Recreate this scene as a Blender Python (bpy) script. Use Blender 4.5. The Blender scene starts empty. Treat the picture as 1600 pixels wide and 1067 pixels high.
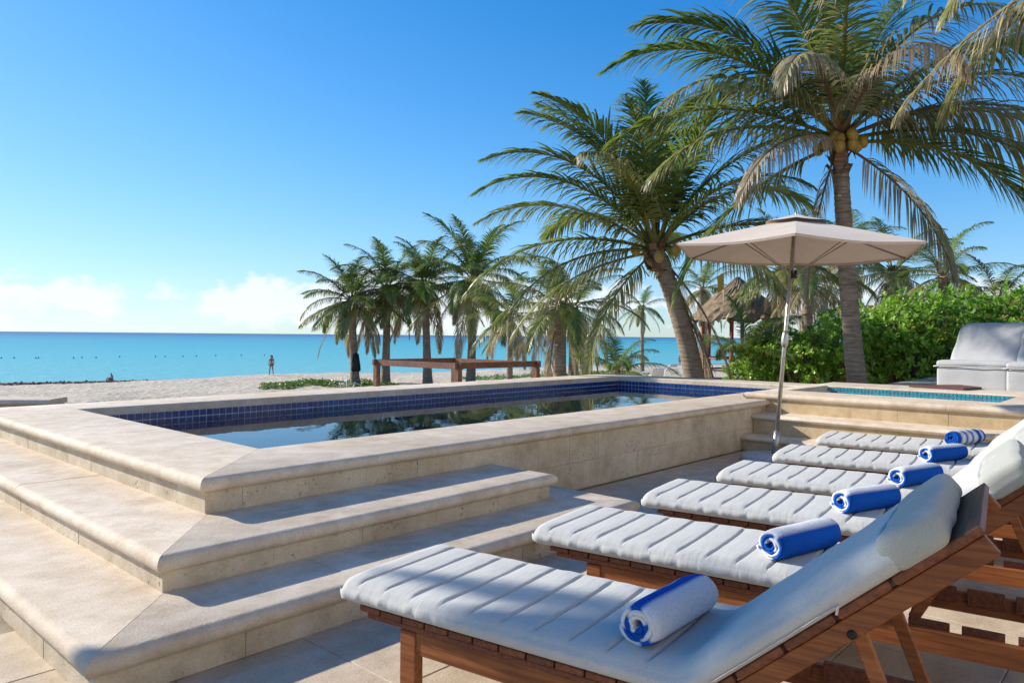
import bpy, bmesh, math, random
import numpy as np
from mathutils import Vector, Matrix, Quaternion, noise as mnoise
R = math.radians
# ------------------------------------------------------------------ camera
F = 1150.0; H = 1.25; YAW = R(42.4)
scene = bpy.context.scene
cam_d = bpy.data.cameras.new('camera'); cam = bpy.data.objects.new('camera', cam_d)
scene.collection.objects.link(cam); scene.camera = cam
cam_d.sensor_width = 36.0; cam_d.lens = F / 1600 * 36.0
cam_d.clip_start = 0.05; cam_d.clip_end = 60000
FW = Vector((math.cos(YAW), math.sin(YAW), 0)); RT = Vector((math.sin(YAW), -math.cos(YAW), 0)); UP = Vector((0, 0, 1))
pit = -math.atan(8.8 / F); rol = math.atan(0.009)
f_ = FW * math.cos(pit) + UP * math.sin(pit); u_ = UP * math.cos(pit) - FW * math.sin(pit)
r2 = RT * math.cos(rol) + u_ * math.sin(rol); u2 = u_ * math.cos(rol) - RT * math.sin(rol)
cam.matrix_world = Matrix((( r2.x, u2.x, -f_.x, 0), (r2.y, u2.y, -f_.y, 0), (r2.z, u2.z, -f_.z, H), (0, 0, 0, 1)))
CAM = Vector((0, 0, H))
def ray(x, y): return f_ + r2 * ((x - 800) / F) - u2 * ((y - 533.5) / F)
def onz(x, y, z):
    d = ray(x, y); return CAM + d * ((z - H) / d.z)
def atD(x, y, D): return CAM + ray(x, y) * D
# ------------------------------------------------------------------ light
SUN_EL = R(27.5); sdx, sdy = -0.34, 0.94
S = Vector((sdx * math.cos(SUN_EL), sdy * math.cos(SUN_EL), math.sin(SUN_EL))).normalized()
sl = bpy.data.lights.new('sun', 'SUN'); sl.energy = 2.75; sl.angle = R(1.0); sl.color = (1, .93, .82)
so = bpy.data.objects.new('sun', sl); scene.collection.objects.link(so)
so.rotation_euler = S.to_track_quat('Z', 'Y').to_euler(); so.location = (0, 0, 30)
world = bpy.data.worlds.new('World'); scene.world = world; world.use_nodes = True
SKY_STRENGTH = 0.138
scene.view_settings.view_transform = 'Standard'; scene.view_settings.look = 'None'
scene.view_settings.gamma = 1; scene.view_settings.use_curve_mapping = False
scene.view_settings.exposure = 1.34

def build_world():
    nt = world.node_tree; nt.nodes.clear(); N = nt.nodes.new; L = nt.links.new
    out = N('ShaderNodeOutputWorld'); bg = N('ShaderNodeBackground'); bg.inputs[1].default_value = SKY_STRENGTH
    sky = N('ShaderNodeTexSky'); sky.sky_type = 'NISHITA'; sky.sun_disc = False
    sky.sun_elevation = SUN_EL; sky.sun_rotation = math.atan2(sdx, sdy)
    sky.air_density = 1.0; sky.dust_density = 0.2; sky.ozone_density = 3.0; sky.altitude = 0
    # soft shoulder so the bright horizon keeps its colour: c / (1 + k c), then a cool white balance
    vm = N('ShaderNodeVectorMath'); vm.operation = 'MULTIPLY_ADD'; L(sky.outputs[0], vm.inputs[0]); vm.inputs[1].default_value = (.19, .19, .19); vm.inputs[2].default_value = (1, 1, 1)
    vd = N('ShaderNodeVectorMath'); vd.operation = 'DIVIDE'; L(sky.outputs[0], vd.inputs[0]); L(vm.outputs[0], vd.inputs[1])
    vt = N('ShaderNodeVectorMath'); vt.operation = 'MULTIPLY'; L(vd.outputs[0], vt.inputs[0]); vt.inputs[1].default_value = (.84, .97, 1.13)
    hs = N('ShaderNodeHueSaturation'); hs.inputs['Saturation'].default_value = 1.2
    s1 = N('ShaderNodeVectorMath'); s1.operation = 'SCALE'; L(vt.outputs[0], s1.inputs[0]); s1.inputs['Scale'].default_value = 1 / 3.6
    gm = N('ShaderNodeGamma'); L(s1.outputs[0], gm.inputs[0]); gm.inputs[1].default_value = 1.4
    s2 = N('ShaderNodeVectorMath'); s2.operation = 'SCALE'; L(gm.outputs[0], s2.inputs[0]); s2.inputs['Scale'].default_value = 3.6
    L(s2.outputs[0], hs.inputs['Color'])
    tc = N('ShaderNodeTexCoord'); sx = N('ShaderNodeSeparateXYZ'); L(tc.outputs['Generated'], sx.inputs[0])
    mp = N('ShaderNodeMapping'); mp.inputs['Scale'].default_value = (10, 10, 17); mp.inputs['Location'].default_value = (1.9, .35, 0.4)
    L(tc.outputs['Generated'], mp.inputs[0])
    no = N('ShaderNodeTexNoise'); no.inputs['Scale'].default_value = 1.6; no.inputs['Detail'].default_value = 9; no.inputs['Roughness'].default_value = .58
    L(mp.outputs[0], no.inputs['Vector'])
    # cumulus live in a low band: threshold rises away from elevation ~0.045
    a = N('ShaderNodeMath'); a.operation = 'SUBTRACT'; L(sx.outputs[2], a.inputs[0]); a.inputs[1].default_value = .042
    b = N('ShaderNodeMath'); b.operation = 'ABSOLUTE'; L(a.outputs[0], b.inputs[0])
    c = N('ShaderNodeMath'); c.operation = 'MULTIPLY'; L(b.outputs[0], c.inputs[0]); c.inputs[1].default_value = 5.6
    # large-scale patchiness by compass direction
    m2 = N('ShaderNodeMapping'); m2.inputs['Scale'].default_value = (1.3, 1.3, 0); m2.inputs['Location'].default_value = (.2, 1.05, 0)
    L(tc.outputs['Generated'], m2.inputs[0])
    n2 = N('ShaderNodeTexNoise'); n2.inputs['Scale'].default_value = 1.1; n2.inputs['Detail'].default_value = 1
    L(m2.outputs[0], n2.inputs['Vector'])
    d = N('ShaderNodeMath'); d.operation = 'SUBTRACT'; L(no.outputs[0], d.inputs[0]); L(c.outputs[0], d.inputs[1])
    e = N('ShaderNodeMath'); e.operation = 'MULTIPLY_ADD'; L(n2.outputs[0], e.inputs[0]); e.inputs[1].default_value = .5; L(d.outputs[0], e.inputs[2])
    rp = N('ShaderNodeMapRange'); L(e.outputs[0], rp.inputs[0]); rp.inputs[1].default_value = .575; rp.inputs[2].default_value = .69
    rp.inputs[3].default_value = 0; rp.inputs[4].default_value = .8
    mx = N('ShaderNodeMixRGB'); L(rp.outputs[0], mx.inputs[0]); L(hs.outputs[0], mx.inputs[1]); mx.inputs[2].default_value = (2.9, 3.0, 3.15, 1)
    L(mx.outputs[0], bg.inputs[0]); L(bg.outputs[0], out.inputs[0])
build_world()
scene.render.engine = 'CYCLES'
try:
    scene.cycles.max_bounces = 7; scene.cycles.diffuse_bounces = 3; scene.cycles.transparent_max_bounces = 8
except Exception: pass

# ------------------------------------------------------------------ helpers
C = scene.collection
random.seed(7); rng = np.random.default_rng(11)
def tag(o, label=None, cat=None, group=None, kind=None):
    if label: o['label'] = label
    if cat: o['category'] = cat
    if group: o['group'] = group
    if kind: o['kind'] = kind
    return o
def empty(name, loc=(0, 0, 0), rz=0.0):
    o = bpy.data.objects.new(name, None); C.objects.link(o); o.location = loc; o.rotation_euler = (0, 0, rz); o.empty_display_size = .1
    return o
def link(name, me, mat=None, parent=None, loc=None):
    if mat is not None and len(me.materials) == 0: me.materials.append(mat)
    o = bpy.data.objects.new(name, me); C.objects.link(o)
    if parent is not None: o.parent = parent
    if loc is not None: o.location = loc
    return o
def pymesh(name, V, Fc, smooth=False):
    me = bpy.data.meshes.new(name); me.from_pydata([tuple(v) for v in V], [], [tuple(f) for f in Fc]); me.update()
    if smooth: me.polygons.foreach_set('use_smooth', [True] * len(me.polygons))
    return me
def bmmesh(name, bm, smooth=False):
    bmesh.ops.recalc_face_normals(bm, faces=bm.faces[:])
    me = bpy.data.meshes.new(name); bm.to_mesh(me); bm.free()
    if smooth: me.polygons.foreach_set('use_smooth', [True] * len(me.polygons))
    return me
def box_mesh(name, x0, x1, y0, y1, z0, z1, bev=0.0, seg=1):
    bm = bmesh.new(); r = bmesh.ops.create_cube(bm, size=1)
    for v in bm.verts: v.co = Vector((x0 + (v.co.x + .5) * (x1 - x0), y0 + (v.co.y + .5) * (y1 - y0), z0 + (v.co.z + .5) * (z1 - z0)))
    if bev > 0: bmesh.ops.bevel(bm, geom=bm.edges[:], offset=bev, segments=seg, affect='EDGES', profile=.5)
    return bmmesh(name, bm)
def bar_mesh(name, p0, p1, w, h, up=Vector((0, 0, 1)), bev=.003):
    p0 = Vector(p0); p1 = Vector(p1); d = (p1 - p0); L = d.length; d.normalize()
    side = d.cross(up)
    if side.length < 1e-4: side = d.cross(Vector((0, 1, 0)))
    side.normalize(); u = side.cross(d).normalized()
    bm = bmesh.new(); bmesh.ops.create_cube(bm, size=1)
    for v in bm.verts: v.co = Vector((v.co.x * w, v.co.y * L, v.co.z * h))
    if bev: bmesh.ops.bevel(bm, geom=bm.edges[:], offset=bev, segments=1, affect='EDGES')
    M = Matrix((side, d, u)).transposed()
    mid = (p0 + p1) / 2
    for v in bm.verts: v.co = M @ v.co + mid
    return bmmesh(name, bm)
def tube_mesh(name, pts, rad, n=10, cap=True, smooth=True):
    pts = [Vector(p) for p in pts]; V = []; Fc = []
    if not hasattr(rad, '__len__'): rad = [rad] * len(pts)
    ref = Vector((0, 0, 1)) if abs((pts[1] - pts[0]).normalized().z) < .9 else Vector((1, 0, 0))
    for i, p in enumerate(pts):
        t = (pts[min(i + 1, len(pts) - 1)] - pts[max(i - 1, 0)]).normalized()
        a = t.cross(ref).normalized(); b = t.cross(a).normalized()
        for k in range(n):
            an = 2 * math.pi * k / n; V.append(p + (a * math.cos(an) + b * math.sin(an)) * rad[i])
    for i in range(len(pts) - 1):
        for k in range(n):
            Fc.append((i * n + k, i * n + (k + 1) % n, (i + 1) * n + (k + 1) % n, (i + 1) * n + k))
    if cap:
        Fc.append(tuple(range(n))[::-1]); Fc.append(tuple((len(pts) - 1) * n + k for k in range(n)))
    me = pymesh(name, V, Fc); 
    if smooth: me.polygons.foreach_set('use_smooth', [len(p.vertices) == 4 for p in me.polygons])
    return me
def lathe_mesh(name, prof, n=24, smooth=True):
    V = []; Fc = []
    for r, z in prof:
        for k in range(n):
            a = 2 * math.pi * k / n; V.append((r * math.cos(a), r * math.sin(a), z))
    for i in range(len(prof) - 1):
        for k in range(n): Fc.append((i * n + k, i * n + (k + 1) % n, (i + 1) * n + (k + 1) % n, (i + 1) * n + k))
    Fc.append(tuple(range(n))[::-1]); Fc.append(tuple((len(prof) - 1) * n + k for k in range(n)))
    return pymesh(name, V, Fc, smooth)

def rbox_mesh(name, sx, sy, sz, r, fn=None, inner=7):
    h = [sx / 2, sy / 2, sz / 2]
    def ax(hh):
        a = [-hh, -hh + .12 * r, -hh + .35 * r, -hh + .65 * r, -hh + r]; m = [(-hh + r) + (2 * hh - 2 * r) * i / inner for i in range(1, inner)]
        return a + m + [-v for v in a[::-1]]
    A = [ax(v) for v in h]; bm = bmesh.new(); seen = {}
    def vert(p):
        k = tuple(round(c, 6) for c in p)
        if k not in seen:
            q = Vector([max(-h[i] + r, min(h[i] - r, p[i])) for i in range(3)]); d = Vector(p) - q
            seen[k] = bm.verts.new(q + (d.normalized() * r if d.length > 1e-9 else d))
        return seen[k]
    for i in range(3):
        j, k = (i + 1) % 3, (i + 2) % 3
        for sg in (-1, 1):
            for a in range(len(A[j]) - 1):
                for b in range(len(A[k]) - 1):
                    q = []
                    for (u, v) in ((a, b), (a + 1, b), (a + 1, b + 1), (a, b + 1)):
                        p = [0, 0, 0]; p[i] = sg * h[i]; p[j] = A[j][u]; p[k] = A[k][v]; q.append(vert(p))
                    try: bm.faces.new(q)
                    except ValueError: pass
    for v in bm.verts:
        if fn: fn(v)
    return bmmesh(name, bm, True)

# ------------------------------------------------------------------ materials
class MB:
    def __init__(s, name):
        s.m = bpy.data.materials.new(name); s.m.use_nodes = True; s.nt = s.m.node_tree
        s.bs = s.nt.nodes['Principled BSDF']; s.out = s.nt.nodes['Material Output']
    def N(s, t, **kw):
        n = s.nt.nodes.new(t)
        for k, v in kw.items():
            if k.startswith('i_'): n.inputs[k[2:].replace('_', ' ')].default_value = v
            else: setattr(n, k, v)
        return n
    def L(s, a, b): s.nt.links.new(a, b)
    def coords(s, kind='pos', scale=(1, 1, 1)):
        if kind == 'pos': o = s.N('ShaderNodeNewGeometry').outputs['Position']
        else: o = s.N('ShaderNodeTexCoord').outputs['Object']
        mp = s.N('ShaderNodeMapping'); mp.inputs['Scale'].default_value = scale; s.L(o, mp.inputs[0]); return mp.outputs[0]
    def noise(s, vec, scale, detail=4, rough=.55):
        n = s.N('ShaderNodeTexNoise'); n.inputs['Scale'].default_value = scale; n.inputs['Detail'].default_value = detail; n.inputs['Roughness'].default_value = rough
        s.L(vec, n.inputs['Vector']); return n.outputs[0]
    def ramp(s, fac, stops, interp='LINEAR'):
        r = s.N('ShaderNodeValToRGB'); e = r.color_ramp; e.interpolation = interp
        while len(e.elements) < len(stops): e.elements.new(.5)
        for el, (p, c) in zip(e.elements, stops):
            el.position = p; el.color = (*c, 1) if len(c) == 3 else c
        s.L(fac, r.inputs[0]); return r.outputs[0]
    def mix(s, fac, a, b, mode='MIX'):
        m = s.N('ShaderNodeMixRGB', blend_type=mode)
        for i, v in ((0, fac), (1, a), (2, b)):
            if hasattr(v, 'is_linked') or hasattr(v, 'links'): s.L(v, m.inputs[i])
            elif i == 0: m.inputs[0].default_value = v
            else: m.inputs[i].default_value = (*v, 1)
        return m.outputs[0]
    def bump(s, h, strength=.3, dist=.01):
        b = s.N('ShaderNodeBump'); b.inputs['Strength'].default_value = strength; b.inputs['Distance'].default_value = dist
        s.L(h, b.inputs['Height']); s.L(b.outputs[0], s.bs.inputs['Normal']); return b
    def done(s, color=None, rough=.6, spec=None, metal=None):
        if color is not None:
            if hasattr(color, 'links'): s.L(color, s.bs.inputs['Base Color'])
            else: s.bs.inputs['Base Color'].default_value = (*color, 1)
        s.bs.inputs['Roughness'].default_value = rough
        if spec is not None: s.bs.inputs['Specular IOR Level'].default_value = spec
        if metal is not None: s.bs.inputs['Metallic'].default_value = metal
        return s.m
W1 = (1, 1, 1); K0 = (0, 0, 0)
def stone_mat(name, c1, c2, pit, stain, pitscale=28):
    b = MB(name); v = b.coords()
    n1 = b.noise(v, 1.3, 6); n2 = b.noise(v, 7, 6, .65); n3 = b.noise(v, 90, 3)
    rnd = b.N('ShaderNodeObjectInfo').outputs['Random']
    col = b.mix(b.ramp(n1, [(.35, K0), (.68, W1)]), c1, c2)
    col = b.mix(b.ramp(n2, [(.35, (.80, .77, .72)), (.62, (1.05, 1.04, 1.03))]), col, col, 'MIX') if False else b.mix(.8, col, b.ramp(n2, [(.3, (.74, .69, .62)), (.6, W1)]), 'MULTIPLY')
    col = b.mix(.6, col, b.ramp(rnd, [(0, (.86, .84, .80)), (1, (1, 1, 1))]), 'MULTIPLY')
    col = b.mix(.45, col, b.ramp(n3, [(.35, (.78, .76, .72)), (.6, W1)]), 'MULTIPLY')
    # pits
    vo = b.N('ShaderNodeTexVoronoi'); vo.inputs['Scale'].default_value = pitscale; vo.inputs['Randomness'].default_value = 1; b.L(v, vo.inputs['Vector'])
    np_ = b.noise(v, 9, 5, .7)
    pm = b.N('ShaderNodeMath', operation='SUBTRACT'); b.L(np_, pm.inputs[0]); b.L(vo.outputs['Distance'], pm.inputs[1])
    pits = b.ramp(pm.outputs[0], [(.30 + pit, K0), (.42 + pit, W1)])
    pits = b.mix(1.0, pits, b.ramp(b.noise(v, 3.4, 4, .7), [(.47, (.06, .06, .06)), (.60, W1)]), 'MULTIPLY')
    col = b.mix(b.mix(1.0, pits, (.55, .55, .55), 'MULTIPLY'), col, (.16, .13, .09))
    # brown / grey weather stains
    ns = b.noise(v, 2.3, 8, .7)
    st = b.ramp(ns, [(.52, K0), (.74, (stain, stain, stain))])
    col = b.mix(.55, col, b.ramp(b.noise(v, .8, 7, .72), [(.36, (.80, .74, .66)), (.56, W1)]), 'MULTIPLY')
    col = b.mix(st, col, (.22, .15, .09))
    hb = b.mix(.5, n2, n3); hb = b.mix(pits, hb, (0, 0, 0))
    b.bump(hb, .55, .008)
    return b.done(col, .75, .25)
M = {}
M['coping'] = stone_mat('coping_limestone', (.82, .715, .59), (.75, .635, .50), .25, .26)
M['tread'] = stone_mat('tread_limestone', (.80, .695, .57), (.71, .595, .465), .2, .48)
M['riser'] = stone_mat('riser_coquina', (.74, .655, .52), (.64, .545, .41), -.05, .6, 30)
M['spawall'] = stone_mat('spa_coquina', (.68, .54, .34), (.60, .46, .28), .06, .25, 34)
M['floor'] = stone_mat('floor_limestone', (.70, .60, .48), (.62, .52, .40), .2, .4)
M['grout'] = stone_mat('grout_stone', (.44, .38, .30), (.36, .30, .23), .2, .4)
def wood_mat(name, c1, c2, scale, rough=.5):
    b = MB(name); v = b.coords('obj', scale); n = b.noise(v, 1, 6, .6)
    v2 = b.coords('obj'); n2 = b.noise(v2, 3, 4)
    rnd = b.N('ShaderNodeObjectInfo').outputs['Random']
    col = b.ramp(n, [(.32, c2), (.62, c1)]); col = b.mix(.7, col, b.ramp(n2, [(.3, (.62, .55, .5)), (.65, W1)]), 'MULTIPLY')
    col = b.mix(.7, col, b.ramp(rnd, [(0, (.62, .58, .56)), (1, (1.1, 1.05, 1))]), 'MULTIPLY')
    b.bump(n, .3, .003); return b.done(col, rough, .35)
T1, T2 = (.42, .150, .045), (.20, .060, .020)
M['wood_long'] = wood_mat('teak_lengthwise', T1, T2, (70, 3, 70)); M['wood_cross'] = wood_mat('teak_crosswise', (.30, .105, .045), (.13, .042, .02), (3, 70, 70))
M['wood_grey'] = wood_mat('weathered_teak', (.36, .22, .13), (.2, .11, .06), (70, 3, 70), .65)
M['wood_dark'] = wood_mat('pergola_wood', (.30, .15, .09), (.17, .075, .045), (14, 14, 14))
def fabric_mat(name, c, wr=.35, sc=(60, 6, 5)):
    b = MB(name); v = b.coords('obj'); n = b.noise(v, 260, 2); n2 = b.noise(v, 5, 4)
    v3 = b.coords('obj', sc); n3 = b.noise(v3, 1, 3)
    col = b.mix(.5, c, b.ramp(n, [(.3, (.72, .72, .72)), (.65, W1)]), 'MULTIPLY'); col = b.mix(.5, col, b.ramp(n2, [(.3, (.84, .84, .82)), (.65, W1)]), 'MULTIPLY')
    h = b.mix(.15, n3, n); b.bump(h, wr, .012)
    b.bs.inputs['Sheen Weight'].default_value = .2
    return b.done(col, .9, .1)
M['cushion'] = fabric_mat('grey_cushion_fabric', (.56, .55, .515), .3, (8, 42, 6))
M['flap'] = fabric_mat('cushion_underside_fabric', (.44, .44, .385), .3, (40, 8, 8))
M['sofa'] = fabric_mat('sofa_fabric', (.47, .475, .48), .25, (6, 6, 6))
M['canopy'] = fabric_mat('canopy_fabric', (.62, .51, .42), .08, (5, 5, 5))
def plain(name, c, rough=.5, metal=0, spec=.5, nz=.15, ns=30):
    b = MB(name); v = b.coords('obj'); n = b.noise(v, ns, 4)
    lo = tuple(1 - nz * 2.2 for _ in range(3))
    col = b.mix(1.0, c, b.ramp(n, [(.3, lo), (.65, W1)]), 'MULTIPLY'); return b.done(col, rough, spec, metal)
M['metal'] = plain('brushed_aluminium', (.56, .53, .47), .38, .85); M['bolt'] = plain('dark_bolt', (.03, .03, .03), .4, .7)
M['rib'] = plain('painted_rib', (.36, .29, .23), .5); M['zip'] = plain('zip_metal', (.7, .7, .7), .3, .9); M['base'] = plain('umbrella_base_concrete', (.55, .54, .53), .8)
def vcol_mat(name, rough=.9, bump=None, trans=0.0, spec=.1):
    b = MB(name); a = b.N('ShaderNodeVertexColor'); a.layer_name = 'col'; col = a.outputs[0]
    if bump:
        v = b.coords('obj'); n = b.noise(v, bump, 3); b.bump(n, .6, .006); col = b.mix(.5, col, b.ramp(n, [(.3, (.68, .68, .68)), (.65, W1)]), 'MULTIPLY')
    m = b.done(col, rough, spec)
    if trans:
        t = b.N('ShaderNodeBsdfTranslucent'); b.L(col, t.inputs[0]); mx = b.N('ShaderNodeMixShader'); mx.inputs[0].default_value = trans
        b.L(b.bs.outputs[0], mx.inputs[1]); b.L(t.outputs[0], mx.inputs[2]); b.L(mx.outputs[0], b.out.inputs[0])
    return m
M['towel'] = vcol_mat('terry_towel', .95, 130); M['leaf'] = vcol_mat('foliage', .38, None, .42, .45); M['paint'] = vcol_mat('body_paint', .7)
def trunk_mat(name, c1, c2):
    b = MB(name); v = b.coords('obj', (3, 3, 26)); n = b.noise(v, 1, 5, .65); v2 = b.coords('obj'); n2 = b.noise(v2, 5, 5)
    col = b.ramp(n, [(.33, c2), (.6, c1)]); col = b.mix(.6, col, b.ramp(n2, [(.3, (.6, .57, .53)), (.65, W1)]), 'MULTIPLY'); b.bump(n, .8, .02); return b.done(col, .85, .15)
M['trunk'] = trunk_mat('palm_trunk', (.36, .29, .22), (.16, .12, .09)); M['boot'] = trunk_mat('palm_fibre', (.30, .19, .11), (.10, .06, .035))
M['bark'] = plain('shrub_bark', (.28, .21, .15), .8); M['thatch'] = trunk_mat('thatch', (.34, .25, .16), (.14, .10, .065))
M['red'] = plain('red_post', (.36, .09, .05), .6); M['flag'] = plain('yellow_flag', (.75, .42, .05), .7); M['black'] = plain('black_cloth', (.02, .02, .025), .8)
M['white'] = plain('white_plastic', (.75, .75, .74), .5); M['cream'] = stone_mat('cream_plaster', (.60, .53, .44), (.52, .45, .36), .3, .3)
M['weed'] = plain('sargassum', (.13, .05, .028), .8, ns=6); M['buoy'] = plain('dark_buoy', (.05, .05, .055), .5); M['board'] = wood_mat('red_brown_board', (.24, .09, .06), (.15, .055, .04), (6, 40, 40))
def tile_mat(name, c1, c2):
    b = MB(name); rnd = b.N('ShaderNodeObjectInfo').outputs['Random']; v = b.coords('pos', (20, 20, 20)); 
    w = b.N('ShaderNodeTexWhiteNoise'); fl = b.N('ShaderNodeVectorMath', operation='FLOOR'); b.L(v, fl.inputs[0]); b.L(fl.outputs[0], w.inputs[0])
    n = b.noise(b.coords(), 35, 3)
    col = b.mix(w.outputs[0], c1, c2); col = b.mix(.5, col, b.ramp(n, [(.3, (.6, .6, .6)), (.65, W1)]), 'MULTIPLY'); return b.done(col, .15, .5)
M['tile'] = tile_mat('blue_mosaic', (.012, .035, .16), (.02, .065, .25)); M['teal'] = tile_mat('teal_mosaic', (.04, .34, .42), (.08, .46, .52))
M['tgrout'] = plain('tile_grout', (.55, .62, .72), .8); M['poolin'] = plain('pool_interior', (.035, .20, .42), .5)
def water_mat(name, tint, bs=.06):
    b = MB(name); v = b.coords('pos', (1, 1, 1)); n = b.noise(v, 3.2, 3, .45)
    bp = b.N('ShaderNodeBump'); bp.inputs['Strength'].default_value = bs; bp.inputs['Distance'].default_value = .05; b.L(n, bp.inputs['Height'])
    tr = b.N('ShaderNodeBsdfTransparent'); tr.inputs[0].default_value = (*tint, 1); gl = b.N('ShaderNodeBsdfGlossy'); gl.inputs['Roughness'].default_value = 0; gl.inputs[0].default_value = (1, 1, 1, 1)
    fr = b.N('ShaderNodeFresnel'); fr.inputs[0].default_value = 1.33; mx = b.N('ShaderNodeMixShader')
    for nd in (gl, fr): b.L(bp.outputs[0], nd.inputs['Normal'])
    b.L(fr.outputs[0], mx.inputs[0]); b.L(tr.outputs[0], mx.inputs[1]); b.L(gl.outputs[0], mx.inputs[2]); b.L(mx.outputs[0], b.out.inputs[0]); return b.m
M['water'] = water_mat('pool_water', (.55, .85, .97), .02)
def sand_mat():
    b = MB('beach_sand'); v = b.coords(); n = b.noise(v, .35, 5); n1 = b.noise(v, 2.6, 5, .6); n2 = b.noise(v, 60, 3)
    col = b.ramp(n, [(.3, (.60, .505, .38)), (.7, (.70, .61, .485))]); col = b.mix(.5, col, b.ramp(n1, [(.35, (.72, .70, .67)), (.6, W1)]), 'MULTIPLY')
    col = b.mix(.3, col, b.ramp(n2, [(.3, (.7, .7, .7)), (.6, W1)]), 'MULTIPLY')
    # wet strip by height above the sea
    sp = b.N('ShaderNodeSeparateXYZ'); b.L(b.N('ShaderNodeNewGeometry').outputs['Position'], sp.inputs[0])
    wet = b.N('ShaderNodeMapRange'); b.L(sp.outputs[2], wet.inputs[0]); wet.inputs[1].default_value = -3.2; wet.inputs[2].default_value = -3.55
    col = b.mix(wet.outputs[0], col, (.27, .22, .16)); b.bump(n1, 1, .22); return b.done(col, .9, .1)
M['sand'] = sand_mat()
def sea_mat():
    b = MB('sea_water'); pos = b.N('ShaderNodeNewGeometry').outputs['Position']
    dt = b.N('ShaderNodeVectorMath', operation='DOT_PRODUCT'); b.L(pos, dt.inputs[0])
    sh = (FW * .78 - RT * .62); dt.inputs[1].default_value = sh
    v = b.coords('pos', (.004, .004, 0)); n = b.noise(v, 1, 4)
    ad = b.N('ShaderNodeMath', operation='MULTIPLY_ADD'); b.L(n, ad.inputs[0]); ad.inputs[1].default_value = 110; b.L(dt.outputs['Value'], ad.inputs[2])
    lg = b.N('ShaderNodeMath', operation='LOGARITHM'); b.L(ad.outputs[0], lg.inputs[0]); lg.inputs[1].default_value = 10
    mr = b.N('ShaderNodeMapRange'); b.L(lg.outputs[0], mr.inputs[0]); mr.inputs[1].default_value = 2.05; mr.inputs[2].default_value = 3.35
    col = b.ramp(mr.outputs[0], [(0, (.16, .48, .45)), (.25, (.06, .42, .43)), (.5, (.012, .33, .39)), (.70, (.006, .22, .34)), (.87, (.004, .11, .25)), (1, (.003, .055, .17))])
    w = b.noise(b.coords('pos', (.5, .5, .5)), 1, 4, .6); col = b.mix(.35, col, b.ramp(w, [(.3, (.72, .78, .8)), (.65, W1)]), 'MULTIPLY')
    b.bump(w, .9, .35); return b.done(col, .3, .22)
M['sea'] = sea_mat()

# ------------------------------------------------------------------ terrain + sea
def to_w(xr, yd, z=0): return FW * yd + RT * xr + UP * z
SHX = [-400, -200, -80, -48.7, -15, 25, 60, 200, 500]; SHY = [-60, 10, 56, 70, 89, 125, 160, 320, 660]
PRS = [-60, -20, 0, 5, 12, 23, 34, 45, 60, 90, 400]; PRZ = [-8, -4.8, -3.62, -3.5, -3.2, -2.5, -1.78, -1.42, -1.25, -1.15, -1.1]
def terr(xr, yd):
    s = (np.interp(xr, SHX, SHY) - yd) * .78
    z = np.interp(s, PRS, PRZ) + .62 * np.exp(-((xr + 19) / 11) ** 2 - ((s - 15) / 9) ** 2) + .6 * np.exp(-((xr - 8) / 14) ** 2 - ((s - 16) / 10) ** 2)
    return z
def hgt(x, y):
    p = Vector((x, y, 0)); xr = p.dot(RT); yd = p.dot(FW)
    z = float(terr(xr, yd))
    if z > -3.5:
        k = min(1, (z + 3.5) * 2)
        z += k * (.16 * mnoise.noise(Vector((x * .12, y * .12, 3))) + .10 * mnoise.noise(Vector((x * .45, y * .45, 1))) + .05 * mnoise.noise(Vector((x * 1.4, y * 1.4, 7))))
    return z
def ground(x, y): return hgt(x, y)
rs = [4.0]
while rs[-1] < 330: rs.append(rs[-1] * 1.0135)
az = [YAW + R(a) for a in np.arange(-75, 75.01, .36)]
V = []; 
for r in rs:
    for a in az: x = r * math.cos(a); y = r * math.sin(a); V.append((x, y, hgt(x, y)))
na = len(az); Fc = [(i * na + j, (i + 1) * na + j, (i + 1) * na + j + 1, i * na + j + 1) for i in range(len(rs) - 1) for j in range(na - 1)]
sand = link('beach_sand', pymesh('beach_sand', V, Fc, True), M['sand']); tag(sand, kind='structure')
# wide low apron of land behind the terrace and to the sides
me = pymesh('land', [to_w(-500, -400, -1.35), to_w(700, -400, -1.35), to_w(700, 60, -1.6), to_w(40, 60, -1.9), to_w(-40, 3, -1.6), to_w(-500, -150, -1.9)], [(0, 1, 2, 3, 4, 5)])
tag(link('land', me, M['sand']), kind='structure')
me = pymesh('sea', [to_w(-25000, -3000, -3.6), to_w(25000, -3000, -3.6), to_w(25000, 40000, -3.6), to_w(-25000, 40000, -3.6)], [(0, 1, 2, 3)])
tag(link('sea', me, M['sea']), kind='structure')

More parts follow.
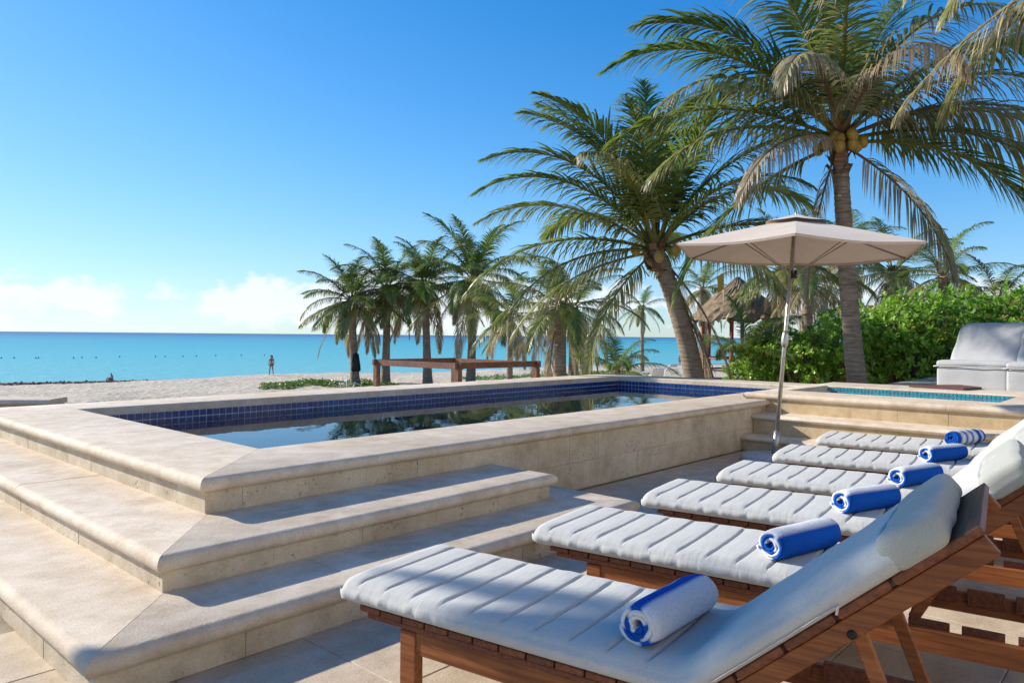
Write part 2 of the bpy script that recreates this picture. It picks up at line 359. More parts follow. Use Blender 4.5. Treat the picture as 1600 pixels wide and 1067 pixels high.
# ------------------------------------------------------------------ terrace, pool, steps, spa
ZP, Z2, Z1 = .526, .337, .178
NOSE = [(0.030, -.075), (.008, -.068), (-.004, -.052), (-.008, -.036), (-.002, -.019), (.012, -.006), (.034, 0)]
def coping_piece(L, width, k0, k1, thick=.075, inner_r=.012):
    """a stone laid along +x (0..L), outer rounded nose at y=0, inner edge at y=width; ends sheared by k*y for mitres"""
    prof = [(y, z * thick / .075) for y, z in NOSE] + [(width - inner_r, 0), (width, -inner_r), (width, -thick)]
    V = []; n = len(prof); cuts = [0, L]
    for i, c in enumerate(cuts):
        ins = 0
        for (y, z) in prof:
            x = c + (k0 * y) * (1 - c / L) - (k1 * y) * (c / L)
            yy = y + (ins if y < width / 2 else -ins); zz = z - ins if z > -thick * .9 else z
            V.append((x, yy, zz))
    Fc = []
    for i in range(len(cuts) - 1):
        for j in range(n): Fc.append((i * n + j, i * n + (j + 1) % n, (i + 1) * n + (j + 1) % n, (i + 1) * n + j))
    Fc.append(tuple(range(n))); Fc.append(tuple((len(cuts) - 1) * n + j for j in range(n))[::-1])
    bm = bmesh.new(); vs = [bm.verts.new(v) for v in V]
    for f in Fc: bm.faces.new([vs[i] for i in f])
    me = bmmesh('coping_stone', bm)
    me.polygons.foreach_set('use_smooth', [True] * len(me.polygons)); me.set_sharp_from_angle(angle=R(38)); return me
def coping_run(parent, p0, p1, inward, width, z, k0=0, k1=0, pieces=1, mat='coping', name='coping_stone', thick=.075):
    p0 = Vector((*p0, 0)); p1 = Vector((*p1, 0)); d = p1 - p0; L = d.length; d.normalize(); inw = Vector((*inward, 0))
    flip = d.cross(inw).z < 0   # y axis must be inward
    for i in range(pieces):
        a = L * i / pieces + (.0007 if i else 0); b = L * (i + 1) / pieces - (.0007 if i < pieces - 1 else 0)
        me = coping_piece(b - a, width, k0 if i == 0 else 0, k1 if i == pieces - 1 else 0, thick)
        o = link(name, me, M[mat], parent)
        if flip: Mx = Matrix(((d.x, inw.x, 0, 0), (d.y, inw.y, 0, 0), (0, 0, 1, 0), (0, 0, 0, 1)))
        else: Mx = Matrix(((d.x, inw.x, 0, 0), (d.y, inw.y, 0, 0), (0, 0, 1, 0), (0, 0, 0, 1)))
        me.transform(Mx @ Matrix.Translation((a, 0, 0)))
        if flip: me.flip_normals()
        jz = random.uniform(-.001, .001)
        o.location = (p0.x, p0.y, z + jz)
def panels(parent, p0, p1, outward, z0, z1, n, rows=1, mat='riser', name='cladding_panel', th=.03):
    """wall panels between p0 and p1, face flush at the p0-p1 line"""
    p0 = Vector((*p0, 0)); p1 = Vector((*p1, 0)); d = (p1 - p0); L = d.length; d.normalize(); o_ = Vector((*outward, 0))
    cell = L / n; hh = (z1 - z0) / rows; cache = {}
    for r in range(rows):
        off = cell / 2 if r % 2 else 0
        xs = [0] + [cell * i + off for i in range(0 if off else 1, n)] + [L]
        for a, b in zip(xs[:-1], xs[1:]):
            w = b - a
            if w < .02: continue
            key = round(w, 3)
            if key not in cache:
                bm = bmesh.new(); bmesh.ops.create_cube(bm, size=1)
                for v in bm.verts: v.co = Vector((v.co.x * (w - .0014), v.co.y * th, v.co.z * (hh - .0014)))
                bmesh.ops.bevel(bm, geom=bm.edges[:], offset=.0012, segments=1, affect='EDGES'); cache[key] = bmmesh(name, bm)
            o = link(name, cache[key], M[mat], parent)
            c = p0 + d * ((a + b) / 2) - o_ * (th / 2 + random.uniform(0, .0025)); o.location = (c.x, c.y, z0 + hh * (r + .5)); o.rotation_euler = (0, 0, math.atan2(d.y, d.x))
def core(parent, x0, x1, y0, y1, z0, z1, name='masonry_core', mat='grout'): return link(name, box_mesh(name, x0, x1, y0, y1, z0, z1), M[mat], parent)

terrace = link('terrace_floor', box_mesh('terrace_floor', -14, 8.6, -14, 12, -1.6, -.022), M['grout']); tag(terrace, kind='structure')
tb = {}
for ix in range(-2, 16):
    for iy in range(-5, 18):
        x0, y0 = .1 + ix * .52, -1.08 + iy * .52
        if x0 + .5 > 7.9 or y0 < .06 * x0 - 1.3: continue
        if x0 > .6 and y0 > 3.4: continue
        if x0 < 0 and y0 < .8: continue
        if 'm' not in tb:
            tb['m'] = box_mesh('paving_tile', -.2585, .2585, -.2585, .2585, -.03, 0, .003)
        o = link('paving_tile', tb['m'], M['floor'], terrace, (x0 + .26, y0 + .26, random.uniform(-.0015, .0015)))
        o.rotation_euler = (0, 0, random.choice((0, math.pi / 2, math.pi)))

steps = empty('stone_steps', (.84, 2.635, 0)); tag(steps, 'two wide cream limestone steps wrapping the pool corner', 'steps')
def under(parent_obj, children_before):
    for o in [c for c in parent_obj.children if c not in children_before]:
        o.location = o.location - parent_obj.location
s_b = list(steps.children)
X1, Y1 = .84, 2.635; XE1 = 4.13; X2, Y2 = 1.24, 3.07; XE2 = 3.81; XW, YW = 1.70, 3.64
# lower step
coping_run(steps, (X1, Y1), (XE1, Y1), (0, 1), .50, Z1, .47 / .50, 1, 3, 'tread', 'tread_stone')
coping_run(steps, (X1, 9.2), (X1, Y1), (1, 0), .47, Z1, 0, .50 / .47, 6, 'tread', 'tread_stone')
coping_run(steps, (XE1, Y1), (XE1, YW), (-1, 0), .50, Z1, 1, 0, 1, 'tread', 'tread_stone')
core(steps, X1 + .05, XE1 - .05, Y1 + .05, 3.7, -.02, Z1 - .076); core(steps, X1 + .05, X2 + .3, 3.7, 9.2, -.02, Z1 - .076)
core(steps, X1 + .46, XE1 - .49, Y1 + .49, 3.7, Z1 - .076, Z1 - .004)
panels(steps, (X1 + .03, Y1 + .03), (XE1 - .03, Y1 + .03), (0, -1), 0, Z1 - .075, 6)
panels(steps, (X1 + .03, 9.2), (X1 + .03, Y1 + .031), (-1, 0), 0, Z1 - .075, 12)
panels(steps, (XE1 - .03, Y1 + .03), (XE1 - .03, YW), (1, 0), 0, Z1 - .075, 2)
# upper step
coping_run(steps, (X2, Y2), (XE2, Y2), (0, 1), .60, Z2, .50 / .60, .5 / .6, 3, 'tread', 'tread_stone')
coping_run(steps, (X2, 9.2), (X2, Y2), (1, 0), .50, Z2, 0, .60 / .50, 6, 'tread', 'tread_stone')
coping_run(steps, (XE2, Y2), (XE2, YW + .02), (-1, 0), .50, Z2, 1, 0, 1, 'tread', 'tread_stone')
core(steps, X2 + .05, XE2 - .05, Y2 + .05, 3.7, Z1 - .06, Z2 - .076); core(steps, X2 + .05, XW + .02, 3.7, 9.2, Z1 - .06, Z2 - .076)
panels(steps, (X2 + .03, Y2 + .03), (XE2 - .03, Y2 + .03), (0, -1), Z1 - .01, Z2 - .075, 5)
panels(steps, (X2 + .03, 9.2), (X2 + .03, Y2 + .031), (-1, 0), Z1 - .01, Z2 - .075, 12)
panels(steps, (XE2 - .03, Y2 + .03), (XE2 - .03, YW), (1, 0), Z1 - .01, Z2 - .075, 1)
under(steps, s_b)

pool = empty('swimming_pool', (1.66, 3.6, 0)); tag(pool, 'long raised swimming pool with limestone coping and dark blue mosaic band', 'pool')
p_b = list(pool.children)
PX0, PY0, PX1, PY1 = 1.66, 3.6, 12.0, 8.35      # outer coping
IX0, IY0, IX1, IY1 = 2.36, 4.31, 11.3, 7.66     # inner opening
coping_run(pool, (PX0, PY0), (8.47, PY0), (0, 1), IY0 - PY0, ZP, .70 / .71, 0, 6)
coping_run(pool, (8.475, PY0), (PX1, PY0), (0, 1), IY0 - PY0, ZP, 0, 1, 3)
coping_run(pool, (PX0, PY1), (PX0, PY0), (1, 0), .70, ZP, .69 / .70, .71 / .70, 4)
coping_run(pool, (PX1, PY1), (PX0, PY1), (0, -1), PY1 - IY1, ZP, .70 / .69, .70 / .69, 8)
coping_run(pool, (PX1, PY0), (PX1, PY1), (-1, 0), .70, ZP, .71 / .7, .69 / .7, 4)
zt = ZP - .075
panels(pool, (PX0 + .04, PY0 + .04), (8.47, PY0 + .04), (0, -1), 0, zt, 17, 2)
panels(pool, (PX0 + .04, PY1 - .03), (PX0 + .04, PY0 + .041), (-1, 0), 0, zt, 10, 2)
core(pool, PX0 + .07, PX1 - .03, PY0 + .07, IY0 - .012, -.5, zt - .001); core(pool, PX0 + .07, IX0 - .012, IY0 - .012, PY1 - .03, -1.5, zt - .001)
core(pool, IX0 - .012, PX1 - .03, IY1 + .012, PY1 - .03, -1.6, zt - .001, mat='cream'); core(pool, IX1 + .012, PX1 - .03, IY0 - .012, IY1 + .012, -1.6, zt - .001)
core(pool, IX0 - .012, IX1 + .012, IY0 - .012, IY1 + .012, -1.2, -1.0, 'pool_floor', 'poolin')
for nm, a in (('pool_lining', (IX0 - .011, IX1 + .011, IY1 + .004, IY1 + .0115)), ('pool_lining', (IX1 + .004, IX1 + .0115, IY0, IY1)), ('pool_lining', (IX0 - .0115, IX0 - .004, IY0, IY1)), ('pool_lining', (IX0, IX1, IY0 - .0115, IY0 - .004))):
    core(pool, *a, -1.0, .25, nm, 'poolin')
def tiles(parent, p0, p1, outward, ztop, rows, size, mat, grout, max_single):
    p0 = Vector((*p0, 0)); p1 = Vector((*p1, 0)); d = p1 - p0; L = d.length; d.normalize(); o_ = Vector((*outward, 0)); n = int(L / size); th = .006
    me1 = box_mesh('mosaic_tile', -size / 2 + .0055, size / 2 - .0055, -th / 2, th / 2, -size / 2 + .0055, size / 2 - .0055, .0012); rot = math.atan2(d.y, d.x)
    bm = bmesh.new(); cnt = 0
    for i in range(n):
        for r in range(rows):
            c = p0 + d * (size * (i + .5)) + o_ * .002; c.z = ztop - size * (r + .5)
            if r < 2 and i * 2 < max_single:
                o = link('mosaic_tile', me1, M[mat], parent, c); o.rotation_euler = (random.uniform(-.006, .006), 0, rot + random.uniform(-.006, .006))
            else:
                Mx = Matrix.Translation(c) @ Matrix.Rotation(rot + random.uniform(-.006, .006), 4, 'Z')
                vs = [bm.verts.new(Mx @ Vector((sx * (size / 2 - .0055), sy * th / 2, sz * (size / 2 - .0055)))) for sx, sy, sz in ((-1, -1, -1), (1, -1, -1), (1, -1, 1), (-1, -1, 1), (-1, 1, -1), (1, 1, -1), (1, 1, 1), (-1, 1, 1))]
                for q in ((0, 1, 2, 3), (4, 7, 6, 5), (0, 4, 5, 1), (3, 2, 6, 7), (0, 3, 7, 4), (1, 5, 6, 2)): bm.faces.new([vs[k] for k in q])
    tag(link('mosaic_band', bmmesh('mosaic_band', bm), M[mat], parent), kind='stuff')
    g = p0 - o_ * .004; e = p1 - o_ * .004
    me = pymesh('tile_grout', [(g.x, g.y, ztop - size * rows), (e.x, e.y, ztop - size * rows), (e.x, e.y, ztop), (g.x, g.y, ztop)], [(0, 1, 2, 3)]); link('tile_grout', me, M[grout], parent)
tiles(pool, (IX0, IY1), (IX1, IY1), (0, -1), zt, 4, .072, 'tile', 'tgrout', 200)
tiles(pool, (IX1, IY1), (IX1, IY0), (-1, 0), zt, 4, .072, 'tile', 'tgrout', 60)
tiles(pool, (IX0, IY0), (IX0, IY1), (1, 0), zt, 4, .072, 'tile', 'tgrout', 0)
tiles(pool, (IX1, IY0), (IX0, IY0), (0, 1), zt, 4, .072, 'tile', 'tgrout', 0)
under(pool, p_b)
wt = link('pool_water', pymesh('pool_water', [(IX0 - .003, IY0 - .003, .345), (IX1 + .003, IY0 - .003, .345), (IX1 + .003, IY1 + .003, .345), (IX0 - .003, IY1 + .003, .345)], [(0, 1, 2, 3)]), M['water']); tag(wt, kind='structure')

spa = empty('hot_tub', (8.42, 3.9, 0)); tag(spa, 'raised stone hot tub with teal mosaic rim and two steps', 'hot tub')
p_b = list(spa.children); ZS = .60; SX0, SY1, SX1, SY0 = 8.42, 3.9, 11.45, -2.5
coping_run(spa, (SX0, SY1), (SX0, SY0), (1, 0), .72, ZS, .25 / .72, 0, 6)
coping_run(spa, (SX1, SY1), (SX0, SY1), (0, -1), .25, ZS, .95 / .25, .72 / .25, 1)
coping_run(spa, (SX1, SY0), (SX1, SY1), (-1, 0), .95, ZS, 0, .25 / .95, 6, thick=.022)
core(spa, 9.15, 10.495, .7, 1.42, .5, ZS - .003, 'coping_slab', 'coping')
core(spa, 9.13, 10.51, SY0, .75, .45, ZS - .004, 'coping_slab', 'coping')
core(spa, SX0 + .06, 9.13, SY0, SY1 - .03, -.3, ZS - .076); core(spa, 10.51, SX1 - .03, SY0, SY1 - .03, -1.5, ZS - .0225); core(spa, 9.13, 10.51, SY0, 1.42, -.3, .5); core(spa, 9.13, 10.51, 3.652, SY1 - .03, -.3, ZS - .076)
core(spa, 9.13, 10.51, 1.42, 3.65, -.5, -.3, 'tub_floor', 'teal')
panels(spa, (SX0 + .03, SY0), (SX0 + .03, PY0 + .035), (-1, 0), .36, ZS - .075, 13, 1, 'spawall')
tiles(spa, (10.506, 3.65), (10.506, 1.42), (-1, 0), ZS - .022, 5, .045, 'teal', 'tgrout', 100)
tiles(spa, (9.134, 1.42), (9.134, 3.65), (1, 0), ZS - .075, 4, .045, 'teal', 'tgrout', 0)
tiles(spa, (9.14, 3.646), (10.5, 3.646), (0, -1), ZS - .075, 4, .045, 'teal', 'tgrout', 0)
tiles(spa, (10.5, 1.424), (9.14, 1.424), (0, 1), ZS - .02, 5, .045, 'teal', 'tgrout', 0)
# two steps of the tub along its front
for nx, z, zb, mt in ((8.06, .38, .16, 'spawall'), (7.78, .165, 0, 'spawall')):
    coping_run(spa, (nx, PY0 + .035), (nx, SY0), (1, 0), .44, z, 0, 0, 6, 'coping', 'tread_stone', .06)
    panels(spa, (nx + .03, SY0), (nx + .03, PY0 + .035), (-1, 0), zb, z - .06, 12, 1, mt)
    core(spa, nx + .061, 8.5, SY0, PY0 + .03, -.02, z - .061)
under(spa, p_b)
wt2 = link('hot_tub_water', pymesh('hot_tub_water', [(9.13, 1.42, .50), (10.51, 1.42, .50), (10.51, 3.65, .50), (9.13, 3.65, .50)], [(0, 1, 2, 3)]), M['water']); tag(wt2, kind='structure')
# raised platform beyond the tub (sofas stand here)
plat = link('upper_terrace', box_mesh('upper_terrace', 11.47, 19, -9, 3.55, -1.6, .53, .01), M['floor']); tag(plat, kind='structure')
# low parapet towards the beach
par = empty('beach_parapet', (3.0, 11.0, 0)); tag(par, 'low cream wall with rounded cap at the sand beyond the pool end', 'wall')
pe = onz(92, 622, .30)
link('wall', box_mesh('wall', -14, 0, -.16, .16, -1.7, -.07, .01), M['cream'], par); me = coping_piece(14, .46, 0, 0, .08); me.transform(Matrix.Translation((-14, -.23, 0))); link('cap', me, M['coping'], par)
par.location = pe; par.rotation_euler = (0, 0, YAW - math.pi / 2 + R(4))

# ------------------------------------------------------------------ loungers
HB = R(41.2); TH = 1.28; ZSL = .29
def cushion_mesh():
    seams = [.105 + .122 * k for k in range(10)] + [1.96]
    Ltot = 2.06; ls = set(np.linspace(0, Ltot, 90).tolist())
    for s in seams:
        for d in (-.022, -.014, -.009, -.005, -.002, 0, .002, .005, .009, .014, .022): ls.add(s + d)
    ls = sorted(l for l in ls if 0 <= l <= Ltot)
    rc = .16; arc = rc * HB; l_b = TH + .03 - rc * math.tan(HB / 2)      # bend start (l measured from t=-.03)
    def path(l):
        if l < l_b: return (l - .03, ZSL + .003), 0
        if l < l_b + arc:
            a = (l - l_b) / rc; return (l_b - .03 + rc * math.sin(a), ZSL + .003 + rc * (1 - math.cos(a))), a
        m = l - l_b - arc; return (l_b - .03 + rc * math.sin(HB) + m * math.cos(HB), ZSL + .003 + rc * (1 - math.cos(HB)) + m * math.sin(HB)), HB
    ws = [-1, -.985, -.95, -.88, -.8, -.7, -.6, -.5, -.4, -.3, -.2, -.1, 0]; ws = ws + [-w for w in ws[-2::-1]]
    V = []; T0 = .068; HWd = .298
    nring = len(ws) + 8
    for l in ls:
        (t, z), a = path(l); e = min(l, Ltot - l); er = max(0, 1 - e / .03); ins = .022 * er ** 2
        hw = HWd - ins; ring = []
        def top(w):
            h = T0 + .010 * (1 - abs(w) ** 4) - .022 * er ** 2.2
            m = min(1, max(0, (.93 - abs(w)) / .08))
            for s in seams:
                # each seam bows slightly towards the foot at the sides
                dl = l - s + (.018 * abs(w) ** 3 if s < 1.9 else 0); h -= m * .013 * math.exp(-(dl / .0042) ** 2)
            if l < 1.30: 
                ph = ((l - .105) / .122) % 1.0; h += m * .0035 * math.sin(math.pi * ph)
            edge = max(0, abs(w) - .9) / .1; h -= .020 * edge ** 2
            h += (.004 if l > 1.3 else .0015) * mnoise.noise(Vector((l * 8, w * 2.2, 3))) + .0015 * mnoise.noise(Vector((l * 21, w * 5, 8)))
            return h
        wr = .006 * mnoise.noise(Vector((l * 30, 1, 0))) + .005 * mnoise.noise(Vector((l * 60, 5, 0))); wr2 = .007 * mnoise.noise(Vector((l * 26, 9, 0)))
        for w in ws: ring.append((w * hw, top(w)))
        ring += [(hw + .010 + wr, T0 * .62), (hw + .012 + wr, T0 * .4), (hw + .007 + wr * .5, T0 * .16), (hw - .012, 0)]
        ring += [(-hw + .012, 0), (-hw - .007 - wr2 * .5, T0 * .16), (-hw - .012 - wr2, T0 * .4), (-hw - .010 - wr2, T0 * .62)]
        for s, h in ring:
            V.append((s, -(t - h * math.sin(a)), z + h * math.cos(a)))
    n = nring; Fc = []
    for i in range(len(ls) - 1):
        for j in range(n): Fc.append((i * n + j, i * n + (j + 1) % n, (i + 1) * n + (j + 1) % n, (i + 1) * n + j))
    Fc.append(tuple(range(n))); Fc.append(tuple((len(ls) - 1) * n + j for j in range(n))[::-1])
    bm = bmesh.new(); vs = [bm.verts.new(v) for v in V]
    for f in Fc: bm.faces.new([vs[i] for i in f])
    return bmmesh('cushion', bm, True)
def bk(m, h=0):   # point on the backrest: m metres from hinge, h above slat tops
    return (TH + m * math.cos(HB) - h * math.sin(HB), ZSL + m * math.sin(HB) + h * math.cos(HB))
def make_lounger(prop_t):
    root = empty('sun_lounger')
    WL, WC = M['wood_long'], M['wood_cross']
    for sx in (-1, 1):
        for t in (.285, 1.98):
            link('leg', box_mesh('leg', -.022, .022, -.034, .034, 0, .243, .003), WL, root, (sx * .255, -t, 0))
        link('side_rail', box_mesh('side_rail', -.014, .014, -2.03, -.318, .168, .246, .003), WL, root, (sx * .258, 0, 0))
        link('seat_frame_rail', box_mesh('seat_frame_rail', -.02, .02, -1.27, -.10, .2475, .268, .003), WC, root, (sx * .262, 0, 0))
        # ratchet teeth on the inner side of each side rail
        for t in np.arange(1.36, 1.95, .16):
            link('ratchet_block', box_mesh('ratchet_block', -.011, .011, -.062, .062, .205, .268, .002), WC, root, (sx * .231, -(t + .06), 0))
        p0 = bk(-.0, -.048); p1 = bk(.845, -.048)
        link('backrest_rail', bar_mesh('backrest_rail', (sx * .262, -p0[0], p0[1]), (sx * .262, -p1[0], p1[1]), .03, .05), WL, root)
        a = bk(.47, -.07); link('prop_strut', bar_mesh('prop_strut', (sx * .222, -a[0], a[1]), (sx * .222, -prop_t, .262), .02, .036, Vector((0, 1, 0))), WL, root)
        b0 = bk(.47, -.06); me = lathe_mesh('bolt', [(.001, -.004), (.011, -.004), (.011, .002), (.006, .004)], 10); me.transform(Matrix.Translation((sx * .279, -b0[0], b0[1])) @ Matrix.Rotation(sx * math.pi / 2, 4, 'Y')); link('bolt', me, M['bolt'], root)
    link('prop_crossbar', bar_mesh('prop_crossbar', (-.236, -prop_t, .252), (.236, -prop_t, .252), .03, .026), WC, root)
    link('cross_rail', box_mesh('cross_rail', -.233, .233, -.30, -.27, .17, .235, .003), WC, root); link('cross_rail', box_mesh('cross_rail', -.233, .233, -2.0, -1.97, .17, .235, .003), WC, root)
    sm = box_mesh('slat', -.288, .288, -.0465, .0465, -.021, 0, .003)
    for k in range(12):
        link('slat', sm, WC, root, (0, -(.115 + k * .1005), ZSL))
    for k in range(6):
        m = (.075 + k * .157) if k < 5 else .808; p = bk(m); wd = 1.56 if k < 5 else .98 
        o = link('slat', sm, WC if k < 5 else M['wood_grey'], root, (0, -p[0], p[1])); o.rotation_euler = (-HB, 0, 0); o.scale = (1, wd, 1)
    p0 = bk(.80, -.022); p1 = bk(.905, -.022)
    cu = link('cushion', M_CUSH, M['cushion'], root)
    # fold-over pocket at the head end
    def wrk(v): v.co += Vector((.3, 1, 1)) * .005 * mnoise.noise(v.co * 11)
    me = rbox_mesh('head_pocket', .624, .155, .086, .032, wrk, 9); c = bk(.722, .040); me.transform(Matrix.Translation((0, -c[0], c[1])) @ Matrix.Rotation(-HB, 4, 'X')); link('head_pocket', me, M['flap'], cu)
    z = bk(.50, .012); me = bar_mesh('zip_pull', (-.312, -z[0], z[1]), (-.312, -z[0] + .004, z[1] - .024), .003, .006, bev=.001); link('zip_pull', me, M['zip'], cu)
    me = tube_mesh('zip_seam', [(-.3085, -bk(m, .012)[0], bk(m, .012)[1]) for m in np.linspace(.06, .50, 8)], .0016, 6); link('zip_seam', me, M['zip'], cu)
    return root
M_CUSH = cushion_mesh()
def dup(root):
    r = root.copy(); C.objects.link(r)
    for ch in list(root.children):
        c = ch.copy(); C.objects.link(c); c.parent = r
        for g in list(ch.children): d = g.copy(); C.objects.link(d); d.parent = c
    return r
AL = R(8.7); nL = Vector((math.cos(AL), math.sin(AL), 0)); fL = Vector((-math.sin(AL), math.cos(AL), 0))
feet = [(1.545, 2.22), (2.585, 2.20), (3.56, 2.23), (4.52, 2.25), (5.57, 2.32), (6.72, 2.40)]
LAB = ['wooden sun lounger with grey cushion lying in palm shade beside the pool step corner', 'grey cushioned wooden sun lounger second in the row from the pool step corner', 'grey cushioned wooden sun lounger third in the row from the pool step corner',
       'grey cushioned wooden sun lounger fourth in the row from the pool step corner', 'grey cushioned wooden sun lounger next to the parasol base, fifth in the row', 'grey cushioned wooden sun lounger in front of the hot tub steps, last in the row']
protoA = make_lounger(1.79); protoB = make_lounger(1.53)
for i, (x, y) in enumerate(feet):
    o = protoA if i == 0 else protoB if i == 1 else dup(protoA if i % 2 == 0 else protoB)
    p = Vector((x, y, 0)) + nL * .30; o.location = p; o.rotation_euler = (0, 0, AL + R((0, 0, .6, -.5, .4, -.8)[i])); tag(o, LAB[i], 'sun lounger', 'wooden sun loungers in a row')
# rolled towels
BLUE = (.006, .085, .42); WHITE = (.70, .71, .74)
def towel_mesh(style, seed):
    rnd = random.Random(seed); turns = 3.6; r0, r1 = .012, .064; Lh = .20; n = int(turns * 26); V = []; Fc = []; cols = []
    tot = 0; P = []
    for i in range(n + 1):
        u = i / n; a = u * turns * 2 * math.pi + 2.3; r = r0 + (r1 - r0) * u ** .85; P.append((r, a))
    th = .0135; ny = 15
    for i, (r, a) in enumerate(P):
        for k in (0, 1):
            rr = r + (th / 2 if k else -th / 2)
            for j in range(ny):
                y = -Lh + 2 * Lh * j / (ny - 1); ed = abs(j - (ny - 1) / 2) / ((ny - 1) / 2)
                q = rr * (1 - .12 * max(0, ed - .8) / .2) + .003 * mnoise.noise(Vector((a * 1.5, y * 14, seed)))
                yy = y + .010 * mnoise.noise(Vector((a * .9, seed * 3.1, 2 if j > ny / 2 else 5))) * ed
                sag = .93 if math.sin(a) < 0 else 1
                V.append((yy, q * math.cos(a) * 1.04, q * math.sin(a) * sag))
                arc = a
                if style == 0: blue = (58 < math.degrees(a) % 360 < 108 or 212 < math.degrees(a) % 360 < 262) if i > n - 27 else (math.sin(i * .19 + 1) > -.1)
                elif style == 1: blue = (138 < math.degrees(a) % 360 < 262) if i > n - 27 else (math.sin(i * .19) > -.1)
                else: blue = (int((y + Lh) / .045) % 2 == 0) if i > n - 27 else True
                cols.append(BLUE if blue else WHITE)
    def idx(i, k, j): return (i * 2 + k) * ny + j
    for i in range(n):
        for j in range(ny - 1):
            Fc.append((idx(i, 1, j), idx(i + 1, 1, j), idx(i + 1, 1, j + 1), idx(i, 1, j + 1))); Fc.append((idx(i, 0, j), idx(i, 0, j + 1), idx(i + 1, 0, j + 1), idx(i + 1, 0, j)))
        for j in (0, ny - 1): Fc.append((idx(i, 0, j), idx(i + 1, 0, j), idx(i + 1, 1, j), idx(i, 1, j)))
    for i in (0, n):
        for j in range(ny - 1): Fc.append((idx(i, 0, j), idx(i, 1, j), idx(i, 1, j + 1), idx(i, 0, j + 1)))
    bm = bmesh.new(); vs = [bm.verts.new(v) for v in V]
    for f in Fc: bm.faces.new([vs[k] for k in f])
    me = bmmesh('rolled_towel', bm, True); at = me.color_attributes.new('col', 'FLOAT_COLOR', 'POINT')
    at.data.foreach_set('color', np.array([(*c, 1) for c in cols], dtype=np.float32).ravel()); return me
tm = [towel_mesh(0, 1), towel_mesh(1, 2), towel_mesh(2, 3)]
TW = [(1.13, 0, -.03, -7), (1.10, 1, -.01, -22), (1.09, 1, .02, -28), (1.11, 1, -.02, -25), (1.10, 1, .03, -30), (1.10, 2, .0, -27)]
ords = ['first', 'second', 'third', 'fourth', 'fifth', 'last']
for i, (x, y) in enumerate(feet):
    t, st, off, ra = TW[i]; p = Vector((x, y, 0)) + nL * (.30 + off) - fL * t
    o = link('rolled_towel', tm[st], M['towel']); o.location = (p.x, p.y, .369 + .060); o.rotation_euler = (0, 0, AL + R(ra))
    tag(o, 'rolled blue and white towel lying on the %s sun lounger from the pool step corner' % ords[i], 'towel', 'rolled towels on the loungers')

